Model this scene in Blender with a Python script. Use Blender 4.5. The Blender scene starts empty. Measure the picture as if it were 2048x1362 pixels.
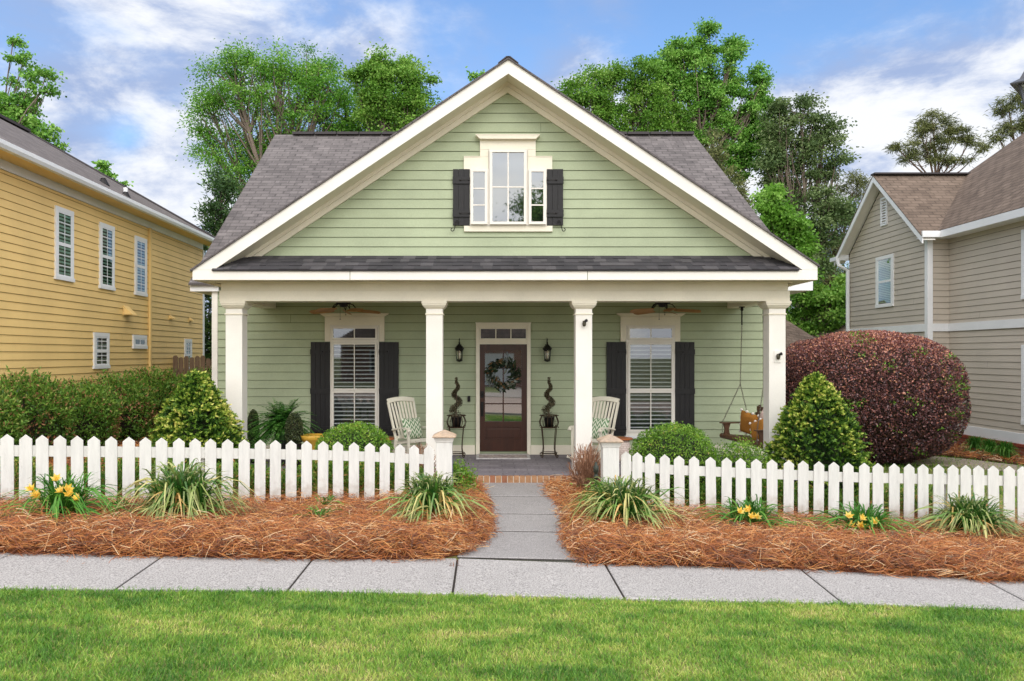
import bpy, math, random
import numpy as np
from mathutils import Vector, Matrix
R = math.radians
sc = bpy.context.scene
col = sc.collection
rng = np.random.default_rng(7)
random.seed(7)

# ------------------------------------------------------------ camera
F = 1550.0; PX = 980.0; PY = 710.0; CH = 2.1          # photo pixels
cam_d = bpy.data.cameras.new("camera")
cam = bpy.data.objects.new("camera", cam_d); col.objects.link(cam)
cam.location = (0, 0, CH); cam.rotation_euler = (R(90), 0, 0)
cam_d.sensor_width = 36; cam_d.lens = 36 * F / 2048
cam_d.shift_x = (1024 - PX) / 2048; cam_d.shift_y = (PY - 681) / 2048
cam_d.clip_start = 0.05; cam_d.clip_end = 2000
sc.camera = cam
sc.view_settings.view_transform = 'Standard'
sc.view_settings.look = 'None'
sc.view_settings.exposure = 0.18
sc.view_settings.gamma = 1.0

# ------------------------------------------------------------ sky and sun
sun_dir = Vector((0.16, -0.74, 0.64)).normalized()
SUN_EL = math.asin(sun_dir.z); SUN_AZ = math.atan2(sun_dir.x, sun_dir.y)
w = bpy.data.worlds.new("World"); sc.world = w; w.use_nodes = True
nt = w.node_tree; nt.nodes.clear()
def nd(t, **k):
    n = nt.nodes.new(t)
    for a, b in k.items(): setattr(n, a, b)
    return n
def lk(a, b): nt.links.new(a, b)
out = nd('ShaderNodeOutputWorld'); bg = nd('ShaderNodeBackground')
sky = nd('ShaderNodeTexSky', sky_type='NISHITA')
sky.sun_disc = False; sky.sun_elevation = SUN_EL; sky.sun_rotation = SUN_AZ
sky.air_density = 1.3; sky.dust_density = 1.5; sky.ozone_density = 2.5
tc = nd('ShaderNodeTexCoord')
mp = nd('ShaderNodeMapping'); mp.inputs['Scale'].default_value = (1.0, 1.0, 2.1); mp.inputs['Rotation'].default_value = (0, R(14), 0)
mp.inputs['Location'].default_value = (3.1, 0.4, 1.7)
lk(tc.outputs['Generated'], mp.inputs['Vector'])
n1 = nd('ShaderNodeTexNoise'); n1.inputs['Scale'].default_value = 2.6; n1.inputs['Detail'].default_value = 9; n1.inputs['Roughness'].default_value = .60; n1.inputs['Distortion'].default_value = .35
n2 = nd('ShaderNodeTexNoise'); n2.inputs['Scale'].default_value = 5.5; n2.inputs['Detail'].default_value = 8; n2.inputs['Roughness'].default_value = .62; n2.inputs['Distortion'].default_value = .3
lk(mp.outputs[0], n1.inputs['Vector']); lk(mp.outputs[0], n2.inputs['Vector'])
def m_(op, a=None, b=None, c=None, clamp=False):
    n = nd('ShaderNodeMath', operation=op); n.use_clamp = clamp
    for i, v in enumerate((a, b, c)):
        if v is None: continue
        if isinstance(v, (int, float)): n.inputs[i].default_value = v
        else: lk(v, n.inputs[i])
    return n.outputs[0]
def dirpx(px, py): return Vector(((px - PX) / F, 1, (PY - py) / F)).normalized()
def bump_(px, py, rad, amp):                     # a bank of cloud (or a gap) in a given direction of the sky
    d = nd('ShaderNodeVectorMath', operation='DISTANCE'); d.inputs[1].default_value = dirpx(px, py)
    lk(tc.outputs['Generated'], d.inputs[0])
    q = m_('DIVIDE', d.outputs['Value'], rad)
    return m_('MULTIPLY', m_('EXPONENT', m_('MULTIPLY', m_('POWER', q, 2.0), -1.0)), amp)
acc = n1.outputs['Fac']
for b in [(180, 225, .07, .10), (370, 360, .06, .12), (60, 300, .05, .04), (255, 268, .025, -.13), (210, 320, .04, -.08), (345, 440, .035, -.12), (380, 30, .1, .08),
          (740, 110, .05, .10), (1150, 150, .05, .16), (1400, 60, .09, -.14), (1640, 60, .08, -.1), (1950, 130, .1, .05), (1760, 330, .1, .14), (1650, 190, .07, .12),
          (950, 60, .13, -.08), (1980, 20, .05, -.12), (260, 90, .09, -.05), (2050, 230, .1, .08), (1100, 0, .6, -.05)]:
    acc = m_('ADD', acc, bump_(*b))
mr = nd('ShaderNodeMapRange', interpolation_type='SMOOTHSTEP'); mr.inputs['From Min'].default_value = .30; mr.inputs['From Max'].default_value = .60
lk(acc, mr.inputs['Value'])
cloud = nd('ShaderNodeMix', data_type='RGBA'); cloud.inputs['A'].default_value = (.34, .44, .68, 1); cloud.inputs['B'].default_value = (.88, .90, .94, 1)
mr2 = nd('ShaderNodeMapRange', interpolation_type='SMOOTHSTEP'); mr2.inputs['From Min'].default_value = .40; mr2.inputs['From Max'].default_value = .64
lk(m_('ADD', n2.outputs['Fac'], m_('MULTIPLY', m_('SUBTRACT', acc, .5), .45)), mr2.inputs['Value']); lk(mr2.outputs[0], cloud.inputs['Factor'])
skys = nd('ShaderNodeVectorMath', operation='MULTIPLY'); skys.inputs[1].default_value = (.128, .152, .186)
lk(sky.outputs[0], skys.inputs[0])
mixc = nd('ShaderNodeMix', data_type='RGBA')
lk(mr.outputs[0], mixc.inputs['Factor']); lk(skys.outputs[0], mixc.inputs['A']); lk(cloud.outputs['Result'], mixc.inputs['B'])
# broad warm glow added round the sun direction behind the camera as fill light
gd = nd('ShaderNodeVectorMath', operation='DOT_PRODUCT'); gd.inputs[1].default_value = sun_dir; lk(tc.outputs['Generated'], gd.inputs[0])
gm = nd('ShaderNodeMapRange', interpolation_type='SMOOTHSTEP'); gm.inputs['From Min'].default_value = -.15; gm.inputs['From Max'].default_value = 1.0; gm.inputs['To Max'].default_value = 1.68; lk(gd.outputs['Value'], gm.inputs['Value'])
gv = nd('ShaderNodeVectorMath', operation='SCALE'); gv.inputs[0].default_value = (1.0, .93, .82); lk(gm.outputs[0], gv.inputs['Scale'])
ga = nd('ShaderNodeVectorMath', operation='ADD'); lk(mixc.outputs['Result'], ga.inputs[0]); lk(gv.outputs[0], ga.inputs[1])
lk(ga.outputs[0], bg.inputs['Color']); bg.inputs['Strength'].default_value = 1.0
lk(bg.outputs[0], out.inputs[0])
sd = bpy.data.lights.new("sun", 'SUN'); so = bpy.data.objects.new("sun", sd); col.objects.link(so)
sd.energy = 0.62; sd.angle = R(22); sd.color = (1.0, .955, .88)
so.rotation_euler = sun_dir.to_track_quat('Z', 'Y').to_euler(); so.location = (0, -5, 30)

# ------------------------------------------------------------ helpers
def P(px, py, Y): s = F / Y; return ((px - PX) / s, Y, CH - (py - PY) / s)
def U(px, Y): return (px - PX) * Y / F
def W(py, Y): return CH - (py - PY) * Y / F
def zg(x, y=0):
    x = np.clip(x, -9, 6.0)
    return -0.04 * x
def gp(px, py):                                   # point of the ground seen at a photo pixel
    k = (px - PX) / (py - PY)
    H = CH / (1 - .04 * k)
    x = k * H
    if x > 6: H = CH + .24; x = k * H
    return np.array((x, F * H / (py - PY), CH - H))
def lin(r, g, b):
    f = lambda c: (c / 255 / 12.92) if c / 255 <= .04045 else ((c / 255 + .055) / 1.055) ** 2.4
    return (f(r), f(g), f(b), 1)

def tag(o, label=None, cat=None, group=None, kind=None):
    if label: o['label'] = label
    if cat: o['category'] = cat
    if group: o['group'] = group
    if kind: o['kind'] = kind
    return o
ORG = {}
def thing(name, label, cat, loc=(0, 0, 0), rz=0, group=None):
    o = bpy.data.objects.new(name, None); col.objects.link(o)
    o.location = loc; o.rotation_euler = (0, 0, rz); o.empty_display_size = .1
    ORG[o.name] = np.array(loc, float) if rz == 0 else np.zeros(3)
    return tag(o, label, cat, group)
def linkmesh(name, me, mat, parent, smooth=False):
    o = bpy.data.objects.new(name, me); col.objects.link(o)
    for m in (mat if isinstance(mat, (list, tuple)) else [mat]): me.materials.append(m)
    if smooth: me.polygons.foreach_set('use_smooth', [True] * len(me.polygons))
    if parent is not None:
        o.parent = parent
    ORG[o.name] = ORG.get(parent.name, np.zeros(3)) if parent is not None else np.zeros(3)
    return o
def copy_tree(o, parent=None):
    c = o.copy(); col.objects.link(c); c.parent = parent
    for ch in o.children: copy_tree(ch, c)
    return c

class MB:
    def __init__(s): s.v = []; s.f = []; s.m = []
    def add(s, vs, fs, mi=0):
        b = len(s.v); s.v += [tuple(map(float, q)) for q in vs]
        for f in fs: s.f.append(tuple(i + b for i in f)); s.m.append(mi)
        return s
    def box(s, x0, x1, y0, y1, z0, z1, mi=0):
        v = [(x0, y0, z0), (x1, y0, z0), (x1, y1, z0), (x0, y1, z0), (x0, y0, z1), (x1, y0, z1), (x1, y1, z1), (x0, y1, z1)]
        return s.add(v, [(0, 3, 2, 1), (4, 5, 6, 7), (0, 1, 5, 4), (1, 2, 6, 5), (2, 3, 7, 6), (3, 0, 4, 7)], mi)
    def obox(s, c, ax, ay, az, mi=0):             # oriented box: centre and three half-axis vectors
        c, ax, ay, az = map(np.array, (c, ax, ay, az))
        v = [c + i * ax + j * ay + k * az for k in (-1, 1) for j in (-1, 1) for i in (-1, 1)]
        return s.add(v, [(0, 2, 3, 1), (4, 5, 7, 6), (0, 1, 5, 4), (1, 3, 7, 5), (3, 2, 6, 7), (2, 0, 4, 6)], mi)
    def bar(s, a, b, w_, h_, up=(0, 0, 1), mi=0):
        a, b = np.array(a, float), np.array(b, float); d = b - a; L = np.linalg.norm(d); d /= L
        u = np.array(up, float)
        sx = np.cross(d, u); n = np.linalg.norm(sx)
        if n < 1e-4: sx = np.cross(d, (1, 0, 0)); n = np.linalg.norm(sx)
        sx /= n; uu = np.cross(sx, d)
        return s.obox((a + b) / 2, d * L / 2, sx * w_ / 2, uu * h_ / 2, mi)
    def prism(s, poly, y0, y1, mi=0):             # polygon in XZ extruded along Y
        n = len(poly)
        v = [(x, y0, z) for x, z in poly] + [(x, y1, z) for x, z in poly]
        fs = [tuple(range(n)), tuple(range(2 * n - 1, n - 1, -1))] + [(i, i + n, (i + 1) % n + n, (i + 1) % n) for i in range(n)]
        return s.add(v, fs, mi)
    def prismf(s, poly, fn, d0, d1, mi=0):        # polygon (a,b) placed by fn(a,b,d)
        n = len(poly)
        v = [fn(a, b, d0) for a, b in poly] + [fn(a, b, d1) for a, b in poly]
        fs = [tuple(range(n)), tuple(range(2 * n - 1, n - 1, -1))] + [(i, i + n, (i + 1) % n + n, (i + 1) % n) for i in range(n)]
        return s.add(v, fs, mi)
    def tube(s, pts, r, n=6, mi=0, cap=True):
        pts = [np.array(p, float) for p in pts]; rs = r if isinstance(r, (list, tuple)) else [r] * len(pts)
        vs = []; ref = None
        for i, p in enumerate(pts):
            d = pts[min(i + 1, len(pts) - 1)] - pts[max(i - 1, 0)]; d /= (np.linalg.norm(d) + 1e-9)
            if ref is None:
                ref = np.cross(d, (0, 0, 1) if abs(d[2]) < .9 else (1, 0, 0))
            a = ref - d * ref.dot(d); a /= (np.linalg.norm(a) + 1e-9); ref = a; b = np.cross(d, a)
            for k in range(n):
                t = 2 * math.pi * k / n; vs.append(p + rs[i] * (math.cos(t) * a + math.sin(t) * b))
        fs = [(i * n + k, i * n + (k + 1) % n, (i + 1) * n + (k + 1) % n, (i + 1) * n + k) for i in range(len(pts) - 1) for k in range(n)]
        if cap: fs += [tuple(range(n - 1, -1, -1)), tuple(range((len(pts) - 1) * n, len(pts) * n))]
        return s.add(vs, fs, mi)
    def lathe(s, prof, c=(0, 0, 0), n=16, square=False, mi=0):   # prof: (r, z)
        vs = []
        if square: n = 4
        for r_, z_ in prof:
            for k in range(n):
                t = 2 * math.pi * (k + (.5 if square else 0)) / n
                q = r_ * (math.sqrt(2) if square else 1)
                vs.append((c[0] + q * math.cos(t), c[1] + q * math.sin(t), c[2] + z_))
        m = len(prof)
        fs = [(i * n + k, i * n + (k + 1) % n, (i + 1) * n + (k + 1) % n, (i + 1) * n + k) for i in range(m - 1) for k in range(n)]
        fs += [tuple(range(n - 1, -1, -1)), tuple(range((m - 1) * n, m * n))]
        return s.add(vs, fs, mi)
    def ball(s, c, rx, ry=None, rz=None, n=12, m=8, mi=0):
        ry = ry or rx; rz = rz or rx
        vs = [(c[0], c[1], c[2] - rz)]
        for i in range(1, m):
            p = -math.pi / 2 + math.pi * i / m
            for k in range(n):
                t = 2 * math.pi * k / n
                vs.append((c[0] + rx * math.cos(p) * math.cos(t), c[1] + ry * math.cos(p) * math.sin(t), c[2] + rz * math.sin(p)))
        vs.append((c[0], c[1], c[2] + rz)); L = len(vs) - 1
        fs = [(0, 1 + (k + 1) % n, 1 + k) for k in range(n)]
        for i in range(m - 2):
            for k in range(n): fs.append((1 + i * n + k, 1 + i * n + (k + 1) % n, 1 + (i + 1) * n + (k + 1) % n, 1 + (i + 1) * n + k))
        fs += [(L, 1 + (m - 2) * n + k, 1 + (m - 2) * n + (k + 1) % n) for k in range(n)]
        return s.add(vs, fs, mi)
    def lap(s, p0, u, n, L, z0, z1, ex, ph, clip=None, lip=.016, joints=0, mi=0, jmi=1, gap=.008):
        # lap siding: p0 start at z=0, u along the wall, n outward, ph = z of one board bottom
        p0, u, n = (np.array(q, float) for q in (p0, u, n))
        k0 = math.floor((z0 - ph) / ex); zb = ph + k0 * ex
        flip = np.cross(u, n)[2] > 0
        while zb < z1 - 1e-4:
            a, b = max(zb, z0), min(zb + ex, z1)
            if b - a > .004:
                (a0, a1), (b0, b1) = (clip(a), clip(b)) if clip else ((0, L), (0, L))
                if a1 - a0 > .01:
                    if gap and b > zb + ex * .9:
                        q = [p0 + u * (b0 if b1 > b0 else a0) + n * .0015 + (0, 0, b - gap - .003), p0 + u * (b1 if b1 > b0 else a1) + n * .0015 + (0, 0, b - gap - .003), p0 + u * (b1 if b1 > b0 else a1) + n * .0015 + (0, 0, b + .002), p0 + u * (b0 if b1 > b0 else a0) + n * .0015 + (0, 0, b + .002)]
                        s.add(q, [(0, 1, 2, 3)] if not flip else [(3, 2, 1, 0)], jmi); b -= gap  # dark strip under each board edge, painted in for the contact shadow
                    if b1 < b0: b0 = b1 = (a0 + a1) / 2
                    o0 = lip * (1 - (a - zb) / ex) + .002; o1 = .002 + lip * (1 - (b - zb) / ex)
                    q = [p0 + u * a0 + n * o0 + (0, 0, a), p0 + u * a1 + n * o0 + (0, 0, a), p0 + u * b1 + n * o1 + (0, 0, b), p0 + u * b0 + n * o1 + (0, 0, b),
                         p0 + u * a0 - n * .01 + (0, 0, a), p0 + u * a1 - n * .01 + (0, 0, a)]
                    fs = [(0, 1, 2, 3), (4, 5, 1, 0)]
                    if flip: fs = [f[::-1] for f in fs]
                    s.add(q, fs, mi)
                    if joints and a1 - a0 > .8 and random.random() < joints and b - a > ex * .9:
                        x = random.uniform(a0 + .3, a1 - .3); t = .0025
                        q = [p0 + u * (x - t) + n * (o0 + .001) + (0, 0, a), p0 + u * (x + t) + n * (o0 + .001) + (0, 0, a), p0 + u * (x + t) + n * (o1 + .001) + (0, 0, b), p0 + u * (x - t) + n * (o1 + .001) + (0, 0, b)]
                        s.add(q, [(0, 1, 2, 3)] if not flip else [(3, 2, 1, 0)], jmi)
            zb += ex
        return s
    def build(s, name, mat, parent=None, smooth=False, uv=None, bevel=0):
        me = bpy.data.meshes.new(name)
        off = ORG.get(parent.name, np.zeros(3)) if parent is not None else np.zeros(3)
        V = np.array(s.v) - off
        me.from_pydata([tuple(q) for q in V], [], s.f); me.update()
        if any(s.m): me.polygons.foreach_set('material_index', s.m)
        if uv:
            o, a, b = (np.array(q, float) for q in uv)
            VV = np.array(s.v); l = me.uv_layers.new(name='UVMap'); li = np.empty(len(me.loops), int); me.loops.foreach_get('vertex_index', li)
            D = VV[li] - o; l.data.foreach_set('uv', np.stack([D @ a, D @ b], 1).ravel())
        ob = linkmesh(name, me, mat, parent, smooth)
        if bevel:
            mo = ob.modifiers.new('bevel', 'BEVEL'); mo.width = bevel; mo.segments = 2; mo.limit_method = 'ANGLE'
        return ob

def arrmesh(name, V, nf, k, attrs, mat, parent=None, smooth=False):
    # V (nf*k,3) unshared polygons with k corners each
    off = ORG.get(parent.name, np.zeros(3)) if parent is not None else np.zeros(3)
    me = bpy.data.meshes.new(name)
    me.vertices.add(nf * k); me.vertices.foreach_set('co', (V.reshape(-1, 3) - off).astype(np.float32).ravel())
    me.loops.add(nf * k); me.loops.foreach_set('vertex_index', np.arange(nf * k, dtype=np.int32))
    me.polygons.add(nf); me.polygons.foreach_set('loop_start', np.arange(0, nf * k, k, dtype=np.int32))
    try: me.polygons.foreach_set('loop_total', np.full(nf, k, dtype=np.int32))
    except Exception: pass
    me.update(calc_edges=True)
    for a, arr in attrs.items():
        at = me.attributes.new(a, 'FLOAT', 'FACE'); at.data.foreach_set('value', np.asarray(arr, np.float32))
    return linkmesh(name, me, mat, parent, smooth)
def unit(a): return a / (np.linalg.norm(a, axis=-1, keepdims=True) + 1e-9)
def rdir(n): return unit(rng.normal(size=(n, 3)))
def leaves(name, C, D, L, Wd, r, mat, parent=None, N=None, shape=.0):
    n = len(C); D = unit(D)
    if N is None: N = rdir(n)
    S = unit(np.cross(D, N)); Nn = np.cross(S, D)
    L = np.broadcast_to(L, n)[:, None]; Wd = np.broadcast_to(Wd, n)[:, None]
    V = np.stack([C - D * L / 2, C + S * Wd / 2 + D * L * shape + Nn * Wd * .12, C + D * L / 2, C - S * Wd / 2 + D * L * shape + Nn * Wd * .12], 1)
    return arrmesh(name, V, n, 4, {'r': np.clip(r, 0, 1)}, mat, parent)
def ribbons(name, path, wid, side, r, mat, parent=None, tip=True):
    # path (n,K,3), wid (n,) or (n,K), side (n,3)
    n, K, _ = path.shape
    if np.ndim(wid) == 1: wid = np.broadcast_to(np.asarray(wid)[:, None], (n, K)).copy()
    wid = wid.copy()
    if tip: wid[:, -1] *= .12
    S = unit(side)[:, None, :] * wid[:, :, None] / 2
    A = path - S; B = path + S
    V = np.stack([A[:, :-1], B[:, :-1], B[:, 1:], A[:, 1:]], 2).reshape(-1, 3)
    t = np.broadcast_to(np.linspace(0, 1, K - 1)[None, :], (n, K - 1)).ravel()
    return arrmesh(name, V, n * (K - 1), 4, {'r': np.repeat(r, K - 1), 't': t}, mat, parent)

# ------------------------------------------------------------ materials
def newmat(name):
    m = bpy.data.materials.new(name); m.use_nodes = True; n = m.node_tree; n.nodes.clear()
    o = n.nodes.new('ShaderNodeOutputMaterial'); b = n.nodes.new('ShaderNodeBsdfPrincipled')
    n.links.new(b.outputs[0], o.inputs[0]); return m, n, b, o
def nz(n, scale, detail=4, vec=None, rough=.55, stretch=None):
    t = n.nodes.new('ShaderNodeTexNoise'); t.inputs['Scale'].default_value = scale; t.inputs['Detail'].default_value = detail; t.inputs['Roughness'].default_value = rough
    if vec is None:
        c = n.nodes.new('ShaderNodeTexCoord'); vec = c.outputs['Object']
    if stretch:
        mp_ = n.nodes.new('ShaderNodeMapping'); mp_.inputs['Scale'].default_value = stretch; n.links.new(vec, mp_.inputs[0]); vec = mp_.outputs[0]
    n.links.new(vec, t.inputs['Vector']); return t.outputs['Fac']
def ramp(n, fac, stops):
    c = n.nodes.new('ShaderNodeValToRGB'); e = c.color_ramp.elements
    e[0].position = stops[0][0]; e[0].color = stops[0][1]; e[1].position = stops[-1][0]; e[1].color = stops[-1][1]
    for p, q in stops[1:-1]: x = e.new(p); x.color = q
    n.links.new(fac, c.inputs[0]); return c.outputs[0]
def mixn(n, fac, a, b, mode='MIX'):
    x = n.nodes.new('ShaderNodeMix'); x.data_type = 'RGBA'; x.blend_type = mode
    for s_, v in (('Factor', fac), ('A', a), ('B', b)):
        if isinstance(v, (int, float, tuple)): x.inputs[s_].default_value = v
        else: n.links.new(v, x.inputs[s_])
    return x.outputs['Result']
def bumpn(n, h, b, strength=.3, dist=.01):
    x = n.nodes.new('ShaderNodeBump'); x.inputs['Strength'].default_value = strength; x.inputs['Distance'].default_value = dist
    n.links.new(h, x.inputs['Height']); n.links.new(x.outputs[0], b.inputs['Normal'])
def sc_(c, k): return (min(c[0] * k, 1), min(c[1] * k, 1), min(c[2] * k, 1), 1)
def paint(name, c, rough=.55, var=.1, s1=1.3, s2=35, bump=.15, stretch=None, c2=None, metal=0, spec=.4, detail=4):
    m, n, b, o = newmat(name)
    f1 = nz(n, s1, detail, stretch=stretch); f2 = nz(n, s2, 3, stretch=stretch)
    c2 = c2 or sc_(c, 1 - var * 1.6)
    k = mixn(n, ramp(n, f1, [(.35, (0, 0, 0, 1)), (.68, (1, 1, 1, 1))]), sc_(c, 1 + var * .4), c2)
    k = mixn(n, var * 1.5, k, ramp(n, f2, [(.3, sc_(c, .6)), (.7, sc_(c, 1.3))]))
    n.links.new(k, b.inputs['Base Color']); b.inputs['Roughness'].default_value = rough; b.inputs['Metallic'].default_value = metal
    b.inputs['Specular IOR Level'].default_value = spec
    if bump: bumpn(n, f2, b, bump, .01)
    return m
def leafmat(name, stops, rough=.5, trans=.3, tattr=None, spec=.35, big=0):
    m, n, b, o = newmat(name)
    a = n.nodes.new('ShaderNodeAttribute'); a.attribute_name = 'r'; fac = a.outputs['Fac']
    if big:
        q = nz(n, big, 2); mm = n.nodes.new('ShaderNodeMath'); mm.operation = 'MULTIPLY_ADD'; mm.inputs[1].default_value = .9; mm.inputs[2].default_value = -.45
        n.links.new(q, mm.inputs[0]); m2 = n.nodes.new('ShaderNodeMath'); m2.operation = 'ADD'; m2.use_clamp = True; n.links.new(mm.outputs[0], m2.inputs[0]); n.links.new(fac, m2.inputs[1]); fac = m2.outputs[0]
    c = ramp(n, fac, stops)
    if tattr:                                     # second ramp from base to tip of a blade
        a2 = n.nodes.new('ShaderNodeAttribute'); a2.attribute_name = 't'
        c = mixn(n, ramp(n, a2.outputs['Fac'], tattr[1]), c, tattr[0])
    n.links.new(c, b.inputs['Base Color']); b.inputs['Roughness'].default_value = rough; b.inputs['Specular IOR Level'].default_value = spec
    if trans:
        t = n.nodes.new('ShaderNodeBsdfTranslucent'); n.links.new(c, t.inputs['Color']); x = n.nodes.new('ShaderNodeMixShader'); x.inputs[0].default_value = trans
        n.links.new(b.outputs[0], x.inputs[1]); n.links.new(t.outputs[0], x.inputs[2]); n.links.new(x.outputs[0], o.inputs[0])
    return m
def brickmat(name, c1, c2, mortar, bw, bh, ms, rough=.85, nscale=60, uv='UV', bump=.6, var2=None, offs=.5, bw2=None, noise=.25):
    m, n, b, o = newmat(name)
    t = n.nodes.new('ShaderNodeTexCoord'); src = t.outputs[uv]
    def br(w_, h_, m_s, ca, cb, cm):
        k = n.nodes.new('ShaderNodeTexBrick'); k.inputs['Scale'].default_value = 1; k.inputs['Brick Width'].default_value = w_; k.inputs['Row Height'].default_value = h_
        k.inputs['Mortar Size'].default_value = m_s; k.inputs['Mortar Smooth'].default_value = .1; k.inputs['Bias'].default_value = 0
        k.inputs['Color1'].default_value = ca; k.inputs['Color2'].default_value = cb; k.inputs['Mortar'].default_value = cm; k.offset = offs
        n.links.new(src, k.inputs['Vector']); return k
    k = br(bw, bh, ms, c1, c2, mortar); c = k.outputs['Color']
    if bw2:
        k2 = br(bw2, bh, 0, sc_(c1, .8), sc_(c2, 1.2), mortar); c = mixn(n, .45, c, k2.outputs['Color'])
    f = nz(n, nscale, 3, vec=src); c = mixn(n, noise, c, ramp(n, f, [(.35, sc_(c1, .45)), (.65, sc_(c2, 1.5))]))
    f3 = nz(n, 1.1, 3, vec=src); c = mixn(n, ramp(n, f3, [(.35, (0, 0, 0, 1)), (.75, (.35, .35, .35, 1))]), c, var2 or sc_(c1, .6))
    n.links.new(c, b.inputs['Base Color']); b.inputs['Roughness'].default_value = rough; b.inputs['Specular IOR Level'].default_value = .25
    inv = n.nodes.new('ShaderNodeMath'); inv.operation = 'SUBTRACT'; inv.inputs[0].default_value = 1; n.links.new(k.outputs['Fac'], inv.inputs[1])
    bumpn(n, inv.outputs[0], b, bump, .008); return m
def glassmat(name, tint=(.9, .95, .95, 1), refl=.16, bl=.25):
    m, n, b, o = newmat(name)
    g = n.nodes.new('ShaderNodeBsdfGlossy'); g.inputs['Roughness'].default_value = .02; g.inputs['Color'].default_value = (.9, .95, 1, 1)
    t = n.nodes.new('ShaderNodeBsdfTransparent'); t.inputs['Color'].default_value = tint
    lw = n.nodes.new('ShaderNodeLayerWeight'); lw.inputs[0].default_value = bl
    mm = n.nodes.new('ShaderNodeMath'); mm.operation = 'ADD'; mm.use_clamp = True; mm.inputs[1].default_value = refl; n.links.new(lw.outputs['Fresnel'], mm.inputs[0])
    x = n.nodes.new('ShaderNodeMixShader'); n.links.new(mm.outputs[0], x.inputs[0]); n.links.new(t.outputs[0], x.inputs[1]); n.links.new(g.outputs[0], x.inputs[2])
    n.links.new(x.outputs[0], o.inputs[0]); return m

M = {}
M['green'] = paint('sage_siding_paint', lin(169, 179, 147), .6, .10, 1.2, 60, .12)
M['joint_shade'] = paint('board_joint_and_lap_shade', lin(84, 94, 64), .9, .05)  # colours butt joints and the shadow lines painted along the laps
M['cream'] = paint('cream_trim_paint', lin(233, 225, 206), .5, .05, 2.0, 40, .08)
M['creamw'] = paint('column_paint', lin(236, 231, 222), .5, .04, 2.0, 40, .08)
M['window'] = paint('window_vinyl', lin(232, 226, 216), .4, .03)
M['white'] = paint('white_trim_paint', lin(236, 236, 236), .5, .04)
M['fencew'] = paint('weathered_white_fence_paint', lin(226, 224, 218), .6, .07, 3.0, 24, .3, stretch=(6, 6, .8))
def fencepaint():
    m, n, b, o = newmat('weathered_white_fence_paint'); c = lin(226, 224, 218)
    f = nz(n, 3, 4, stretch=(6, 6, .8)); f2 = nz(n, 26, 4, stretch=(5, 5, .7)); f3 = nz(n, 9, 5)
    k = mixn(n, ramp(n, f, [(.35, (0, 0, 0, 1)), (.7, (1, 1, 1, 1))]), c, sc_(c, .86)); k = mixn(n, ramp(n, f2, [(.62, (0, 0, 0, 1)), (.74, (.4, .4, .4, 1))]), k, lin(168, 164, 156))
    g = n.nodes.new('ShaderNodeNewGeometry'); sp = n.nodes.new('ShaderNodeSeparateXYZ'); n.links.new(g.outputs['Position'], sp.inputs[0])
    def mt(op, a, b_):
        q = n.nodes.new('ShaderNodeMath'); q.operation = op
        for i, v in enumerate((a, b_)):
            if isinstance(v, (int, float)): q.inputs[i].default_value = v
            else: n.links.new(v, q.inputs[i])
        return q.outputs[0]
    hgt = mt('ADD', sp.outputs['Z'], mt('MULTIPLY', sp.outputs['X'], .04))
    w_ = mt('SUBTRACT', mt('MULTIPLY', f3, .62), hgt); k = mixn(n, ramp(n, w_, [(.02, (0, 0, 0, 1)), (.3, (.55, .55, .55, 1))]), k, lin(150, 122, 96))   # mud splash low on the boards
    n.links.new(k, b.inputs['Base Color']); b.inputs['Roughness'].default_value = .62; b.inputs['Specular IOR Level'].default_value = .35; bumpn(n, f2, b, .35, .01); return m
M['fencew'] = fencepaint()
M['black'] = paint('black_shutter_paint', lin(29, 27, 28), .5, .12, 3, 50, .3, stretch=(8, 8, .6))
M['iron'] = paint('black_iron', lin(30, 27, 26), .45, .1, metal=.3)
M['bronze'] = paint('wrought_iron_bronze', lin(70, 55, 40), .5, .15, metal=.3)
M['yellow'] = paint('yellow_siding_paint', lin(242, 205, 134), .6, .06, 1.0, 60, .12)
M['yjoint_shade'] = paint('yellow_joint_and_lap_shade', lin(140, 105, 45), .9, .05)  # butt joints plus painted lap shadow of the yellow siding
M['tan'] = paint('taupe_siding_paint', lin(196, 185, 170), .6, .06, 1.0, 60, .12)
M['tjoint_shade'] = paint('taupe_joint_and_lap_shade', lin(90, 84, 72), .9, .05)  # same for the taupe siding: joints and painted lap shadow
M['dark'] = paint('unlit_room_shade', lin(26, 26, 28), .8, .2)  # flat sheets in windows and door, painted dark as an unlit room
M['glass'] = glassmat('window_glass', (.9, .93, .93, 1), .11)
M['glassb'] = glassmat('bright_glass', (.7, .74, .74, 1), .22)
M['glassd'] = glassmat('door_glass', (.7, .74, .74, 1), .38)
M['lampglass'] = glassmat('lantern_glass', (.95, .93, .88, 1), .1)
M['shingle'] = brickmat('grey_shingle', lin(88, 83, 82), lin(126, 119, 117), lin(40, 37, 37), .33, .145, .017, bw2=.19)
M['shingled'] = brickmat('dark_shingle', lin(70, 66, 68), lin(112, 106, 106), lin(38, 35, 36), .3, .14, .006, bw2=.17)
M['shingleb'] = brickmat('brown_shingle', lin(98, 84, 73), lin(134, 117, 103), lin(46, 38, 33), .33, .15, .02, bw2=.19)
M['brick'] = brickmat('brick', lin(150, 92, 66), lin(178, 118, 84), lin(190, 180, 165), .21, .075, .01)
M['concrete'] = None
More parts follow.
